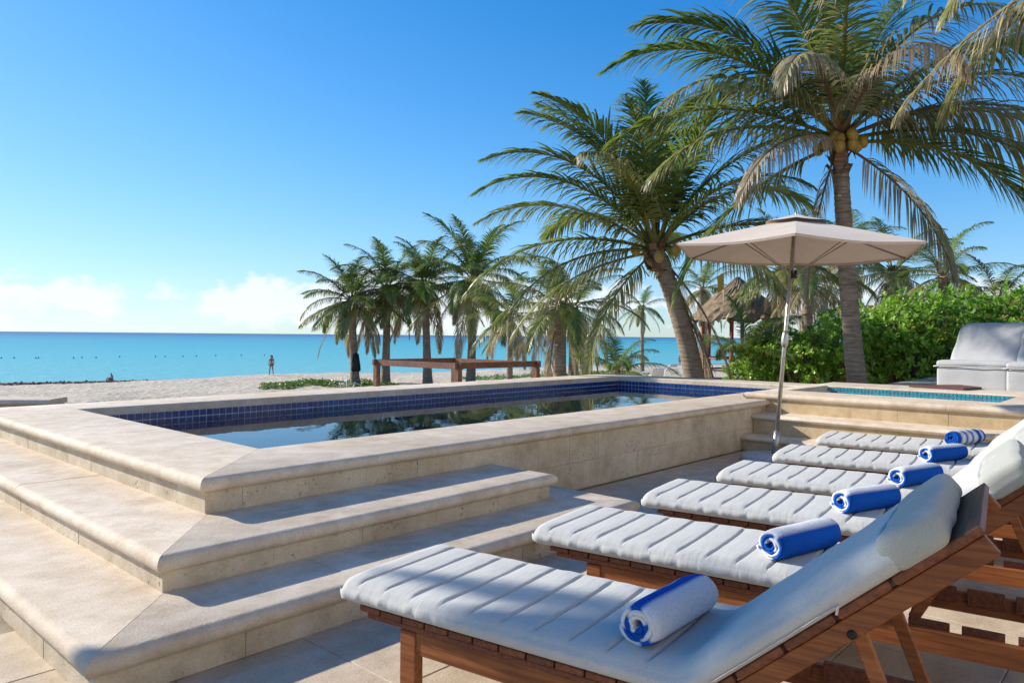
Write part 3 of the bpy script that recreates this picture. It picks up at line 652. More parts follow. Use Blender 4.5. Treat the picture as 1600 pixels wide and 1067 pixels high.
# ------------------------------------------------------------------ parasol
def parasol():
    base = onz(1210, 719, 0); root = empty('parasol', base); tag(root, 'taupe six sided parasol on a metal pole beside the loungers', 'parasol')
    tp = Vector((.19 * RT.x, .19 * RT.y, 2.50)); ax = tp.normalized()
    bo = -RT * .07
    link('base', lathe_mesh('base', [(.262, 0), (.265, .012), (.262, .05), (.24, .064), (.03, .068)], 36), M['base'], root, bo)
    link('base_sleeve', tube_mesh('base_sleeve', [ax * .05, ax * .30], .031, 14), M['metal'], root)
    link('pole', tube_mesh('pole', [ax * .06, ax * 2.44], .0205, 14), M['metal'], root)
    link('crank_housing', tube_mesh('crank_housing', [ax * 1.16, ax * 1.19, ax * 1.25, ax * 1.29, ax * 1.33], [.022, .036, .038, .032, .022], 12), M['metal'], root)
    link('crank_knob', tube_mesh('crank_knob', [ax * 1.25 + RT * .03, ax * 1.25 + RT * .07], .014, 8), M['white'], root)
    q = Vector((0, 0, 1)).rotation_difference((ax + Vector((0, 0, 1.6))).normalized()); rot0 = R(202)
    n = 6; Rr = 1.27; V = [(0, 0, 0)]; Fc = []; K = 10; SUBS = 8
    def surf(u, ang):      # u 0..1 out, ang within the panel
        k = (ang / (2 * math.pi / n)) % 1.0; s = math.sin(math.pi * k)
        ri = Rr * u * (math.cos(math.pi / n) / math.cos((k - .5) * 2 * math.pi / n)) * (1 - .018 * s * u)
        z = -.33 * u ** 1.1 - .03 * s * u * u + .012 * u
        return Vector((ri * math.cos(ang), ri * math.sin(ang), z))
    na_ = n * SUBS
    for i in range(1, K + 1):
        for j in range(na_): V.append(surf(i / K, 2 * math.pi * j / na_))
    for j in range(na_): Fc.append((0, 1 + j, 1 + (j + 1) % na_))
    for i in range(K - 1):
        for j in range(na_): Fc.append((1 + i * na_ + j, 1 + (i + 1) * na_ + j, 1 + (i + 1) * na_ + (j + 1) % na_, 1 + i * na_ + (j + 1) % na_))
    # hem turned down
    st = len(V)
    for j in range(na_): p = surf(1, 2 * math.pi * j / na_); V.append(p + Vector((0, 0, -.022)) - Vector((p.x, p.y, 0)).normalized() * .012)
    for j in range(na_): Fc.append((1 + (K - 1) * na_ + j, st + j, st + (j + 1) % na_, 1 + (K - 1) * na_ + (j + 1) % na_))
    Mx = Matrix.Translation(ax * 2.47) @ q.to_matrix().to_4x4() @ Matrix.Rotation(rot0, 4, 'Z')
    me = pymesh('canopy', V, Fc, False); me.transform(Mx); me.polygons.foreach_set('use_smooth', [False] * len(me.polygons)); can = link('canopy', me, M['canopy'], root)
    # vent cap
    V = [(0, 0, .055)]; Fc = []
    for i in (1, 2, 3):
        for j in range(36):
            a = 2 * math.pi * j / 36; k = (j / 6) % 1; r = .10 * i * (1 - .03 * math.sin(math.pi * k)); V.append((r * math.cos(a), r * math.sin(a), .055 - .028 * i - (.012 * math.sin(math.pi * k) if i == 3 else 0) + (.006 if i == 3 else 0)))
    for j in range(36): Fc.append((0, 1 + j, 1 + (j + 1) % 36))
    for i in range(2):
        for j in range(36): Fc.append((1 + i * 36 + j, 1 + (i + 1) * 36 + j, 1 + (i + 1) * 36 + (j + 1) % 36, 1 + i * 36 + (j + 1) % 36))
    me = pymesh('vent_cap', V, Fc); me.transform(Mx); link('vent_cap', me, M['canopy'], can)
    link('finial', tube_mesh('finial', [ax * 2.51, ax * 2.55], [.014, .008], 8), M['metal'], root)
    for j in range(n):
        a = 2 * math.pi * j / n; e = surf(1, a + 1e-6) - Vector((0, 0, .012)); s = Vector((.03 * math.cos(a), .03 * math.sin(a), -.03))
        link('rib', tube_mesh('rib', [Mx @ s, Mx @ (surf(.5, a + 1e-6) - Vector((0, 0, .014))), Mx @ e], .007, 6), M['rib'], root)
        h = Vector((.03 * math.cos(a), .03 * math.sin(a), -.55)); link('strut', tube_mesh('strut', [Mx @ h, Mx @ (surf(.5, a + 1e-6) - Vector((0, 0, .018)))], .006, 6), M['rib'], root)
    link('runner_hub', tube_mesh('runner_hub', [Mx @ Vector((0, 0, -.60)), Mx @ Vector((0, 0, -.52))], .038, 12), M['bolt'], root)
parasol()

# ------------------------------------------------------------------ sofas + board
def sofa(loc, rz, w, label):
    root = empty('outdoor_lounge_chair', loc, rz); tag(root, label, 'armchair', 'grey outdoor lounge chairs')
    def soft(name, x0, x1, y0, y1, z0, z1, b, fn=None):
        cx = Vector(((x0 + x1) / 2, (y0 + y1) / 2, (z0 + z1) / 2))
        def f2(v):
            v.co += cx
            if fn: fn(v)
            v.co += Vector((mnoise.noise(v.co * 4), mnoise.noise(v.co * 4 + Vector((9, 0, 0))), mnoise.noise(v.co * 4 + Vector((0, 9, 0))))) * .014
        return link(name, rbox_mesh(name, x1 - x0, y1 - y0, z1 - z0, b, f2), M['sofa'], root)
    soft('base_block', 0, w, 0, 1.0, 0, .33, .05)
    st = soft('seat_cushion', -.006, w + .006, -.006, 1.0, .325, .41, .05)
    def lean(v): v.co.y += (v.co.z - .40) * .85
    bkc = soft('back_cushion', .0, w, .42, .80, .33, .98, .11, lean)
    me = tube_mesh('piping', [(x, y, .335 + .006 * mnoise.noise(Vector((x * 12, y * 12, 0)))) for x, y in [(-.022, .95 - .06 * k) for k in range(16)] + [(-.02 + (w + .04) * k / 16, -.022) for k in range(17)] + [(w + .022, .0 + .06 * k) for k in range(16)]], .011, 6); link('piping', me, M['sofa'], root)
pa = onz(1462, 607, .53)
sofa((pa.x, pa.y, .53), R(-98), .92, 'grey fabric outdoor lounge chair backed by the green hedge, beside the hot tub')
pb = onz(1573, 613, .53)
sofa((pb.x - .1, pb.y, .53), R(-95), .9, 'grey fabric outdoor lounge chair in front of its twin, cut by the terrace edge')
b0, b1, b2, b3 = onz(1420, 602.5, .62), onz(1500, 602, .62), onz(1534, 606, .62), onz(1505, 607.6, .62)
bm = bmesh.new(); lo = [bm.verts.new((p.x, p.y, .603)) for p in (b0, b1, b2, b3)]; fc = bm.faces.new(lo); ex = bmesh.ops.extrude_face_region(bm, geom=[fc])
for v in ex['geom']:
    if isinstance(v, bmesh.types.BMVert): v.co.z += .028
tag(link('wooden_board', bmmesh('wooden_board', bm), M['board']), 'thin reddish brown wooden board lying on the far hot tub coping', 'board')

# ------------------------------------------------------------------ palms
GREEN = np.array([(.105, .195, .032), (.135, .225, .038), (.085, .165, .030)]); YEL = np.array((.30, .28, .07)); TAN = np.array((.50, .40, .27)); BRN = np.array((.22, .14, .08))
def frond_mesh(elev, droop, dry, seed, nl=92, fold=.22):
    """unit-length frond along +x, gravity baked in -z"""
    rnd = np.random.default_rng(seed); V = []; Fc = []; Cc = []
    N = 26; pts = [np.zeros(3)]; tang = []
    for i in range(N):
        s = i / (N - 1); e = math.radians(elev) - droop * s ** 1.4; e = max(e, -1.5)
        side = .10 * math.sin(seed) * s
        t = np.array((math.cos(e) * math.cos(side), math.cos(e) * math.sin(side), math.sin(e))); tang.append(t); pts.append(pts[-1] + t / N)
    pts = np.array(pts[:N]); tang = np.array(tang)
    # rachis: 4-sided tapered
    for i in range(N):
        s = i / (N - 1); r = .0105 * (1 - s) ** .8 + .0012; t = tang[i]; a = np.cross(t, (0, 0, 1)); a /= max(1e-6, np.linalg.norm(a)); b = np.cross(a, t)
        w = r * (1.9 if s < .08 else 1)
        for k, (ca, cb) in enumerate(((1, 0), (0, .7), (-1, 0), (0, -.7))): V.append(pts[i] + a * w * ca + b * r * cb); Cc.append(YEL * .9 if dry < .6 else BRN * 1.2)
    for i in range(N - 1):
        for k in range(4): Fc.append((i * 4 + k, i * 4 + (k + 1) % 4, (i + 1) * 4 + (k + 1) % 4, (i + 1) * 4 + k))
    g0 = GREEN[seed % 3]
    for sd in (-1, 1):
        for q in range(nl):
            s = .13 + .87 * (q + rnd.uniform(-.3, .3)) / nl
            if s > .995: s = .995
            if rnd.random() < .04 + .12 * dry: continue
            x = s * (N - 1); i = min(int(x), N - 2); fr = x - i; p = pts[i] * (1 - fr) + pts[i + 1] * fr; t = tang[i]
            a = np.cross(t, (0, 0, 1)); a /= max(1e-6, np.linalg.norm(a)); b = np.cross(a, t)
            ln = .25 * (math.sin(math.pi * min(1, .16 + s * .80)) ** .7) * rnd.uniform(.85, 1.08) * (1 if s < .93 else .8)
            fw = .45 + .75 * s + rnd.uniform(-.1, .1)
            d = -sd * a * math.cos(fw) + t * math.sin(fw) + b * (fold + rnd.uniform(-.12, .1)); d /= np.linalg.norm(d)
            ld = min(1, max(0, dry + rnd.normal(0, .16))); g = (.75 + 1.5 * ld + rnd.uniform(-.2, .6)) 
            wv = t - d * (t @ d); wv /= max(1e-6, np.linalg.norm(wv)); w0 = .0058 * rnd.uniform(.8, 1.15) * (1 - .35 * ld)
            base = len(V); pos = p.copy(); seg = 4; dd = d.copy(); tipdry = min(1, ld + .25)
            for k in range(seg + 1):
                u = k / seg; wd = w0 * (.55 if k == 0 else 1.0 if k < 3 else .62 if k == 3 else .05)
                wv2 = wv + np.array((0, 0, .25)) * 0; 
                V.append(pos + wv2 * wd); V.append(pos - wv2 * wd)
                dv = min(1, ld + (tipdry - ld) * u ** 2 * 1.2)
                c = g0 * (1 - dv) ** 1 + (YEL * .75) * max(0, 1 - abs(dv - .45) / .45) * .8 + TAN * max(0, (dv - .42) / .58); c = c * rnd.uniform(.85, 1.15)
                Cc.append(c); Cc.append(c)
                dd = dd + np.array((0, 0, -1)) * g * .30 * (.5 + u); dd /= np.linalg.norm(dd); pos = pos + dd * ln / seg
            for k in range(seg): Fc.append((base + 2 * k, base + 2 * k + 1, base + 2 * k + 3, base + 2 * k + 2))
    me = pymesh('frond', V, Fc); at = me.color_attributes.new('col', 'FLOAT_COLOR', 'POINT')
    at.data.foreach_set('color', np.c_[np.clip(np.array(Cc), 0, 1), np.ones(len(V))].astype(np.float32).ravel()); return me
FC = {}
def get_frond(elev, droop, dry, var):
    k = (int(round(elev / 12.)) * 12, round(droop / .3) * .3, round(dry * 4) / 4, var % 2)
    if k not in FC: FC[k] = frond_mesh(*k[:3], seed=hash((k[0] + 400, int(k[1] * 10), int(k[2] * 4), k[3])) % 1000)
    return FC[k]
def trunk_mesh(p0, p1, bow, r0, r1, seed, flare=1.35):
    p0 = Vector(p0); p1 = Vector(p1); n = max(14, int((p1 - p0).length / .055)); pts = []; rad = []; rr = random.Random(seed)
    for i in range(n + 1):
        u = i / n; p = p0.lerp(p1, u) + Vector(bow) * (4 * u * (1 - u)); pts.append(p)
        r = r0 + (r1 - r0) * u ** .8; r *= 1 + (flare - 1) * math.exp(-u * 9); r *= 1 + (.035 if i % 2 else -.025) + rr.uniform(-.02, .02); rad.append(r)
    return tube_mesh('trunk', pts, rad, 14)
def palm(px, D, py_crown, label, ground_px=None, size=3.2, nf=22, seed=0, lean=(0, 0), bow=(0, 0, 0), r=(.16, .11), explicit=None, group=None, name='coconut_palm', nuts=0, base=None, dryb=0, boots=True, lo=-58):
    rr = random.Random(seed); top = atD(px, py_crown, D)
    bx, by = (top.x + lean[0] * RT.x + lean[1] * FW.x, top.y + lean[0] * RT.y + lean[1] * FW.y)
    if base: bx, by = base
    gz = ground(bx, by) - .1; root = empty(name, (bx, by, gz)); tag(root, label, 'palm tree', group)
    tp = top - Vector((bx, by, gz)); me = trunk_mesh((0, 0, 0), tp, bow, r[0], r[1], seed); link('trunk', me, M['trunk'], root)
    if boots:
        # fibrous leaf bases round the top of the trunk
        V = []; Fc = []
        for k in range(16):
            a = k * 2.4 + rr.uniform(-.2, .2); zz = -.55 * (k / 16) * size / 3.2 + .12; d = Vector((math.cos(a), math.sin(a), 0)); s = Vector((-d.y, d.x, 0)); b = tp + Vector((0, 0, zz)); L_ = .26 * size / 3.2 * rr.uniform(.7, 1.2); w = .075 * size / 3.2
            q = [b + d * r[1] * .7 - s * w, b + d * r[1] * .7 + s * w, b + d * (r[1] + .09) + s * w * .7 + Vector((0, 0, L_ * .6)), b + d * (r[1] + .09) - s * w * .7 + Vector((0, 0, L_ * .6)), b + d * (r[1] + .16) + Vector((0, 0, L_ * rr.uniform(-.3, 1.1)))]
            o = len(V); V += q; Fc += [(o, o + 1, o + 2, o + 3), (o + 3, o + 2, o + 4)]
        link('leaf_bases', pymesh('leaf_bases', V, Fc), M['boot'], root)
    fl = []
    if explicit: fl += explicit
    for k in range(nf):
        u = (k + .5) / nf; el = 82 - (82 - lo) * u ** .85 + rr.uniform(-9, 9); psi = k * 137.5 + rr.uniform(-16, 16) + seed * 40
        dry = max(0, min(1, (.08 if el > 15 else .08 + (15 - el) / 75 * .8) + dryb + rr.uniform(-.1, .12))); fl.append((psi, el, .75 + .75 * rr.random() if el > 0 else .6 + .4 * rr.random(), rr.uniform(.82, 1.08), dry))
    a0 = math.atan2(RT.y, RT.x)
    for k, (psi, el, dr, sc, dry) in enumerate(fl):
        me = get_frond(el, dr, dry, k); o = link('frond', me, M['leaf'], root); a = a0 + R(psi)
        o.location = tp + Vector((math.cos(a), math.sin(a), 0)) * r[1] * .5 + Vector((0, 0, .10 * math.sin(R(el)) * size / 3.2)); o.rotation_euler = (0, 0, a); s = size * sc; o.scale = (s, s, s)
    for k in range(nuts):
        a = a0 + R(180 + 150 * k / max(1, nuts - 1) + rr.uniform(-15, 15)) ; me = NUT; o = link('coconut', me, M['nut_g'] if k % 3 else M['nut_y'], root)
        o.location = tp + Vector((math.cos(a), math.sin(a), 0)) * (r[1] + .16 + .1 * rr.random()) + Vector((0, 0, rr.uniform(-.22, .1))); o.rotation_euler = (rr.uniform(-.4, .4), rr.uniform(-.4, .4), a)
    return root
NUT = lathe_mesh('coconut', [(.004, -.125), (.05, -.11), (.085, -.06), (.098, 0), (.09, .055), (.06, .10), (.02, .12)], 12); M['nut_g'] = plain('green_coconut', (.16, .20, .035), .4); M['nut_y'] = plain('yellow_coconut', (.42, .27, .05), .4)
# leaning palm beyond the far pool corner; psi: 0 right, 90 away, 180 left, 270 towards the camera
EX1 = [(180, 57, 1.35, 1.02, .05), (172, 66, 1.1, 1.0, .03), (188, 46, 1.5, 1.0, .08), (160, 78, .9, 1.0, .03), (205, 72, 1.2, .98, .05), (95, 86, .7, 1.0, .03), (60, 80, .8, 1.0, .03), (8, 74, 1.0, .98, .03), (352, 62, 1.2, 1.0, .05), (15, 50, 1.4, 1.0, .06), (305, 76, 1.0, .85, .12), (245, 74, 1.2, .85, .2),
       (190, 17, 1.05, 1.02, .32), (198, 4, 1.1, .92, .45), (3, 26, 1.2, 1.05, .1), (350, 10, 1.2, .98, .2), (214, -32, .8, .75, .5), (350, -52, .5, .75, .95), (8, -64, .4, .8, 1), (120, 40, 1.3, 1, .05), (75, 30, 1.3, 1, .05), (232, 56, 1.6, .8, .55), (318, 50, 1.6, .85, .3), (168, 32, 1.3, .95, .2), (182, -14, .9, .85, .5), (25, 8, 1.2, .9, .5)]
palm(1024, 15.2, 392, 'leaning coconut palm with full crown growing just beyond the far pool corner', size=4.35, nf=0, seed=3, lean=(1.02, .1), bow=(.16, -.17, .0), r=(.235, .17), explicit=EX1, nuts=3)
EX2 = [(180, 50, 1.35, 1.08, .05), (176, 30, 1.2, 1.0, .2), (190, 10, 1.1, .9, .45), (184, -22, .8, .95, .2), (165, 64, 1.1, 1.05, .04), (205, 70, 1.3, 1, .15), (250, 66, 2.1, .9, .6), (295, 62, 2.1, .9, .6), (100, 84, .7, 1.05, .03), (25, 72, 1.0, 1.05, .05), (352, 54, 1.4, 1.08, .08),
       (4, 30, 1.3, 1.08, .4), (356, 12, 1.3, 1.05, .5), (345, -6, 1.4, .95, .08), (325, 40, 1.9, .9, .55), (60, 50, 1.3, 1.0, .05), (120, 50, 1.3, 1.0, .05), (190, -66, .4, .62, 1), (232, 52, 2.0, .8, .8), (278, 48, 2.1, .8, .9), (338, 18, 1.6, .95, .8), (200, 38, 1.6, .9, .55), (15, -18, .9, .8, .85), (215, 5, 1.2, .75, .9)]
palm(1312, 13.2, 222, 'tall coconut palm with hanging nuts and dry fronds rising from the hedge', size=4.6, nf=0, seed=5, lean=(.62, .1), bow=(-.03, .05, 0), r=(.185, .13), explicit=EX2, nuts=9)
palm(1800, 9.0, -120, 'coconut palm beside the terrace reaching yellowing fronds over the lounge chairs', size=3.4, nf=16, seed=8, lean=(.3, .3), r=(.2, .15), dryb=.12, explicit=[(183, 22, 1.5, 1.05, .45), (176, 45, 1.9, 1.1, .4), (190, 0, 1.1, 1, .5), (170, 30, 1.7, 1.0, .35)])
row = [(549, 40, 470, 'coconut palm with black cloth on its trunk, outermost of the beach row', .25), (606, 41, 452, 'beach row palm standing just behind the pergola corner post', -.1), (664, 40, 448, 'beach row palm with browned skirt seen through the pergola', .2), (741, 38, 438, 'tallest palm of the beach row with nuts and broad crown', -.15)]
for i, (x, D, y, lab, ln) in enumerate(row):
    palm(x, D, y, lab, size=(3.6, 3.7, 3.9, 4.3)[i], nf=30, seed=20 + i, lean=(ln, 0), r=(.24, .17), group='palms in a row on the beach', dryb=.0, nuts=4 if i == 3 else 0, lo=-50)
palm(797, 33, 492, 'small ragged palm at the right pergola corner with drooping fronds', size=2.8, nf=17, seed=31, lean=(0, 0), r=(.15, .13), dryb=.22)
palm(876, 27, 478, 'stout short palm rising from green ground cover right of the pergola', size=3.3, nf=24, seed=32, r=(.26, .2), dryb=.05)
palm(897, 33, 480, 'dark shaggy palm right behind the stout short palm', size=3.0, nf=20, seed=33, r=(.24, .2), dryb=.2)
palm(1004, 62, 480, 'slender far palm with a small crown against the sea', size=2.6, nf=14, seed=34, r=(.17, .14))
palm(965, 19, 580, 'trunkless young palm spreading low over the sand behind the pool', size=1.6, nf=12, seed=35, r=(.08, .07), boots=False, lo=5)
palm(1172, 16.5, 565, 'young palm with upright green fronds beside the hedge', size=1.75, nf=12, seed=36, r=(.08, .07), boots=False, lo=25)
for i, (x, D, y, sz, lab) in enumerate([(1222, 27, 425, 2.9, 'palm with pale trunk behind the hedge next to the thatched hut'), (1262, 25, 440, 2.8, 'shaggy palm with dark trunk behind the hedge under the parasol'), (1098, 46, 452, 2.8, 'palm behind the leaning trunk on the sea side of the thatched hut'), (1395, 26, 425, 2.7, 'palm top showing above the hedge beside the tall trunk'),
                                        (1475, 23, 432, 2.3, 'grey green palm top above the middle of the hedge'), (1560, 24, 468, 2.3, 'palm top above the hedge over the lounge chairs'), (1330, 30, 400, 2.8, 'palm behind the tall trunk partly hidden by the parasol')]):
    palm(x, D, y, lab, size=sz, nf=18, seed=50 + i, r=(.2, .16), dryb=.12, lean=((i % 3 - 1) * .3, 0))
# shade palms out of view on the sun side, whose shadow falls on the first lounger and the lower step
palm(0, 1, 0, 'coconut palm on the sun side of the steps shading the first lounger', size=3.3, nf=26, seed=70, r=(.2, .15)) if False else None
def shade_palm(cx, cy, cz, seed, size, label):
    rr = random.Random(seed); bx, by = -2.4, 5.0; root = empty('coconut_palm', (bx, by, -.02)); tag(root, label, 'palm tree'); tp = Vector((cx - bx, cy - by, cz))
    link('trunk', trunk_mesh((0, 0, 0), tp, (.35, .1, -.35), .17, .11, seed), M['trunk'], root)
    for k in range(44):
        el = 85 - 92 * ((k + .5) / 44) + rr.uniform(-8, 8); me = get_frond(el, .9, .1 if el > 10 else .5, k); o = link('frond', me, M['leaf'], root); o.location = tp; o.rotation_euler = (0, 0, k * 2.4); s = size * rr.uniform(.85, 1.05); o.scale = (s, s, s)
ct = math.cos(SUN_EL) / math.sin(SUN_EL)
def shade_at(x, y, z0, z): return (x + S.x / S.z * (z - z0), y + S.y / S.z * (z - z0))
sx_, sy_ = shade_at(2.15, .62, .36, 3.3); shade_palm(sx_, sy_, 3.3, 71, 1.0, 'coconut palm on the sun side whose crown shades the first lounger')

# ------------------------------------------------------------------ unseen house facade added behind the camera to bounce sun onto shaded stone
vil = empty('bounce_villa', (0, -5.2, 0)); tag(vil, 'unseen two storey cream facade added to bounce sunlight onto the pool terrace', 'bounce facade')
M['bounce_villa'] = stone_mat('bounce_plaster', (.84, .79, .71), (.80, .74, .65), .4, .05); M['glass'] = plain('dark_window_glass', (.02, .03, .04), .05)
link('wall', box_mesh('wall', -7, 13, -6, 0, -.02, 6.2), M['bounce_villa'], vil); link('roof', box_mesh('roof', -7.4, 13.4, -6.4, .5, 6.2, 6.5), M['bounce_villa'], vil)
for z0, z1 in ((.0, 2.3), (3.3, 5.3)):
    for x in (-5, -1.6, 1.8, 5.2, 8.6):
        w_ = link('window', box_mesh('window', x, x + 1.8, 0, .06, z0 + .02, z1, .01), M['white'], vil)
        g_ = link('pane', box_mesh('pane', x + .08, x + 1.72, .06, .07, z0 + .1, z1 - .08), M['glass'], w_)

# ------------------------------------------------------------------ hedge shrubs
def leaf_rosettes(seed, nros, rad, leaf=.115):
    rg = np.random.default_rng(seed); V = []; Fc = []; Cc = []; br = []
    for q in range(nros):
        u = rg.normal(size=3); u /= np.linalg.norm(u)
        if u[2] < -.35: u[2] = -u[2] * .4; u /= np.linalg.norm(u)
        lump = 1 + .38 * mnoise.noise(Vector(u * 2.1) + Vector((seed, 0, 0))) + .12 * mnoise.noise(Vector(u * 5) + Vector((0, seed, 0)))
        c = u * np.array(rad) * lump * (rg.uniform(.62, 1.0) ** .5); c[2] += rad[2] * .92
        ax = u * .8 + np.array((0, 0, .7)) + rg.normal(size=3) * .35; ax /= np.linalg.norm(ax); br.append((c, ax))
        a = np.cross(ax, (0.3, .8, .2)); a /= np.linalg.norm(a); b = np.cross(ax, a); n = rg.integers(8, 12); tone = rg.uniform(.75, 1.3)
        base_c = np.array((.24, .42, .045)) * tone if rg.random() > .08 else np.array((.26, .27, .04)) * tone
        for k in range(n):
            an = k * 2.4 + rg.uniform(-.3, .3); el = rg.uniform(.05, 1.15); d = (a * math.cos(an) + b * math.sin(an)) * math.cos(el) + ax * math.sin(el); s = np.cross(d, ax); s /= max(1e-6, np.linalg.norm(s)); L_ = leaf * rg.uniform(.75, 1.2); nrm = np.cross(s, d)
            o = len(V); V += [c, c + d * L_ * .55 + s * L_ * .17 + nrm * L_ * .05, c + d * L_ * .55 - s * L_ * .17 + nrm * L_ * .05, c + d * L_ * .88 + s * L_ * .2 - nrm * L_ * .02, c + d * L_ * .88 - s * L_ * .2 - nrm * L_ * .02, c + d * L_ - nrm * L_ * .05]
            Fc += [(o, o + 1, o + 2), (o + 1, o + 3, o + 4, o + 2), (o + 3, o + 5, o + 4)]; cc = base_c * rg.uniform(.8, 1.2); Cc += [cc] * 6
    me = pymesh('foliage', V, Fc); at = me.color_attributes.new('col', 'FLOAT_COLOR', 'POINT')
    at.data.foreach_set('color', np.c_[np.clip(np.array(Cc), 0, 1), np.ones(len(V))].astype(np.float32).ravel())
    bm = bmesh.new(); V2 = []; F2 = []
    for c, ax in br[::3]:
        p0 = np.array((c[0] * .25, c[1] * .25, 0)); p1 = c * .6 + np.array((0, 0, .1)); p2 = c - ax * .02; o = len(V2)
        for p, r in ((p0, .018), (p1, .011), (p2, .005)):
            for k in range(3): V2.append(p + np.array((math.cos(k * 2.1), math.sin(k * 2.1), .3 * math.sin(k))) * r)
        for i in range(2):
            for k in range(3): F2.append((o + i * 3 + k, o + i * 3 + (k + 1) % 3, o + (i + 1) * 3 + (k + 1) % 3, o + (i + 1) * 3 + k))
    bm.free(); return me, pymesh('branches', V2, F2)
SH = [leaf_rosettes(s, 620, (1.25, 1.0, 1.15)) for s in (1, 2, 3)]
hedge = [(1185, 15.2, 0.60, 'low end of the hedge nearest the leaning palm'), (1250, 14.8, 0.74, 'hedge bush directly behind the parasol pole'), (1315, 14.6, 0.88, 'hedge bush just left of the tall palm trunk'), (1395, 14.9, 0.98, 'hedge bush just right of the tall palm trunk'), (1455, 14.6, 1.06, 'hedge bush behind the arm of the lounge chair'), (1520, 14.9, 1.08, 'tall hedge bush behind the first lounge chair'), (1590, 15.1, 1.08, 'hedge bush behind the second lounge chair'), (1660, 15.0, 1.10, 'hedge bush beyond the second lounge chair at the terrace end'),
         (1225, 16.6, 0.70, 'rear hedge bush between the parasol pole and the young palm'), (1345, 16.4, 0.95, 'rear hedge bush behind the tall palm trunk'), (1430, 16.5, 1.08, 'rear hedge bush rising highest beside the tall palm trunk'), (1500, 16.6, 1.12, 'rear hedge bush below the grey green palm top'), (1570, 16.8, 1.12, 'rear hedge bush below the palm top over the lounge chairs'), (1725, 16, 1.10, 'hedge bush at the far terrace end beyond the lounge chairs')]
for i, (x, D, s, lab) in enumerate(hedge):
    D += 1.0; s *= 1.06; p = atD(x, 560, D); f, b = SH[i % 3]; g = -.35; root = empty('hedge_shrub', (p.x, p.y, g), i * 1.3); tag(root, 'glossy green ' + lab, 'shrub', 'shrubs of the hedge')
    o = link('foliage', f, M['leaf'], root); o2 = link('branches', b, M['bark'], root)
    for q in (o, o2): q.scale = (s, s, s * 1.02)
me = pymesh('planting_bed', [to_w(5.2, 12.6, -.32), to_w(16, 10, -.32), to_w(24, 22, -.6), to_w(7, 24, -1.0)], [(0, 1, 2, 3)]); 
tag(link('planting_bed', me, M['sand']), kind='structure')

# ------------------------------------------------------------------ ground cover, seaweed
def scatter_leaves(name, patches, n, size, label_kind='stuff'):
    V = []; Fc = []; Cc = []; rg = np.random.default_rng(5)
    for (px, py0, rx, rd, cnt, h) in patches:
        c = onz(px, py0, -1.5)
        for q in range(cnt):
            a = rg.uniform(0, 6.28); rr_ = math.sqrt(rg.random()); off = RT * (rx * rr_ * math.cos(a)) + FW * (rd * rr_ * math.sin(a)); x, y = c.x + off.x, c.y + off.y
            lump = max(0, .5 + mnoise.noise(Vector((x * .7, y * .7, 0)))) 
            if lump < .18: continue
            z = ground(x, y) + rg.random() * h * lump * (1 - rr_ ** 3) + .02; L_ = size * rg.uniform(.7, 1.3); d = Vector((rg.normal(), rg.normal(), rg.uniform(-.1, .9))).normalized(); s = d.cross(UP).normalized(); o = len(V); p = Vector((x, y, z))
            V += [p, p + d * L_ * .6 + s * L_ * .35, p + d * L_, p + d * L_ * .6 - s * L_ * .35]; Fc.append((o, o + 1, o + 2, o + 3)); t = rg.uniform(.7, 1.4); cc = (.13 * t, .21 * t, .03 * t); Cc += [cc] * 4
    me = pymesh(name, V, Fc); at = me.color_attributes.new('col', 'FLOAT_COLOR', 'POINT'); at.data.foreach_set('color', np.array([(*c, 1) for c in Cc], dtype=np.float32).ravel())
    tag(link(name, me, M['leaf']), 'green creeping vines spread over the sand', 'ground cover', kind='stuff')
scatter_leaves('beach_vines', [(470, 600, 2.0, 3.0, 2600, .3), (530, 600, 2.2, 2.4, 2600, .3), (440, 606, 1.0, 1.5, 900, .2), (590, 603, 1.2, 1.5, 700, .15), (765, 593, 2.0, 3, 1500, .3), (870, 588, 3.2, 3, 2600, .35), (930, 587, 2.4, 3, 1500, .3), (985, 588, 2, 3, 900, .3)], 0, .13)
V = []; Fc = []; rg = np.random.default_rng(9)
for q in range(1500):
    xr = rg.uniform(-75, -36); s = rg.normal(5.5, 1.2); yd = np.interp(xr, SHX, SHY) - s / .78
    p = to_w(xr, yd); z = ground(p.x, p.y); o = len(V); r = rg.uniform(.08, .35); 
    for k in range(5): a = k * 1.257; V.append((p.x + r * math.cos(a) * rg.uniform(.6, 1.4), p.y + r * math.sin(a) * rg.uniform(.6, 1.4), z - .02))
    V.append((p.x, p.y, z + rg.uniform(.05, .2)))
    for k in range(5): Fc.append((o + k, o + (k + 1) % 5, o + 5))
tag(link('seaweed_line', pymesh('seaweed_line', V, Fc), M['weed']), 'dark brown seaweed washed up along the shore', 'seaweed', kind='stuff')

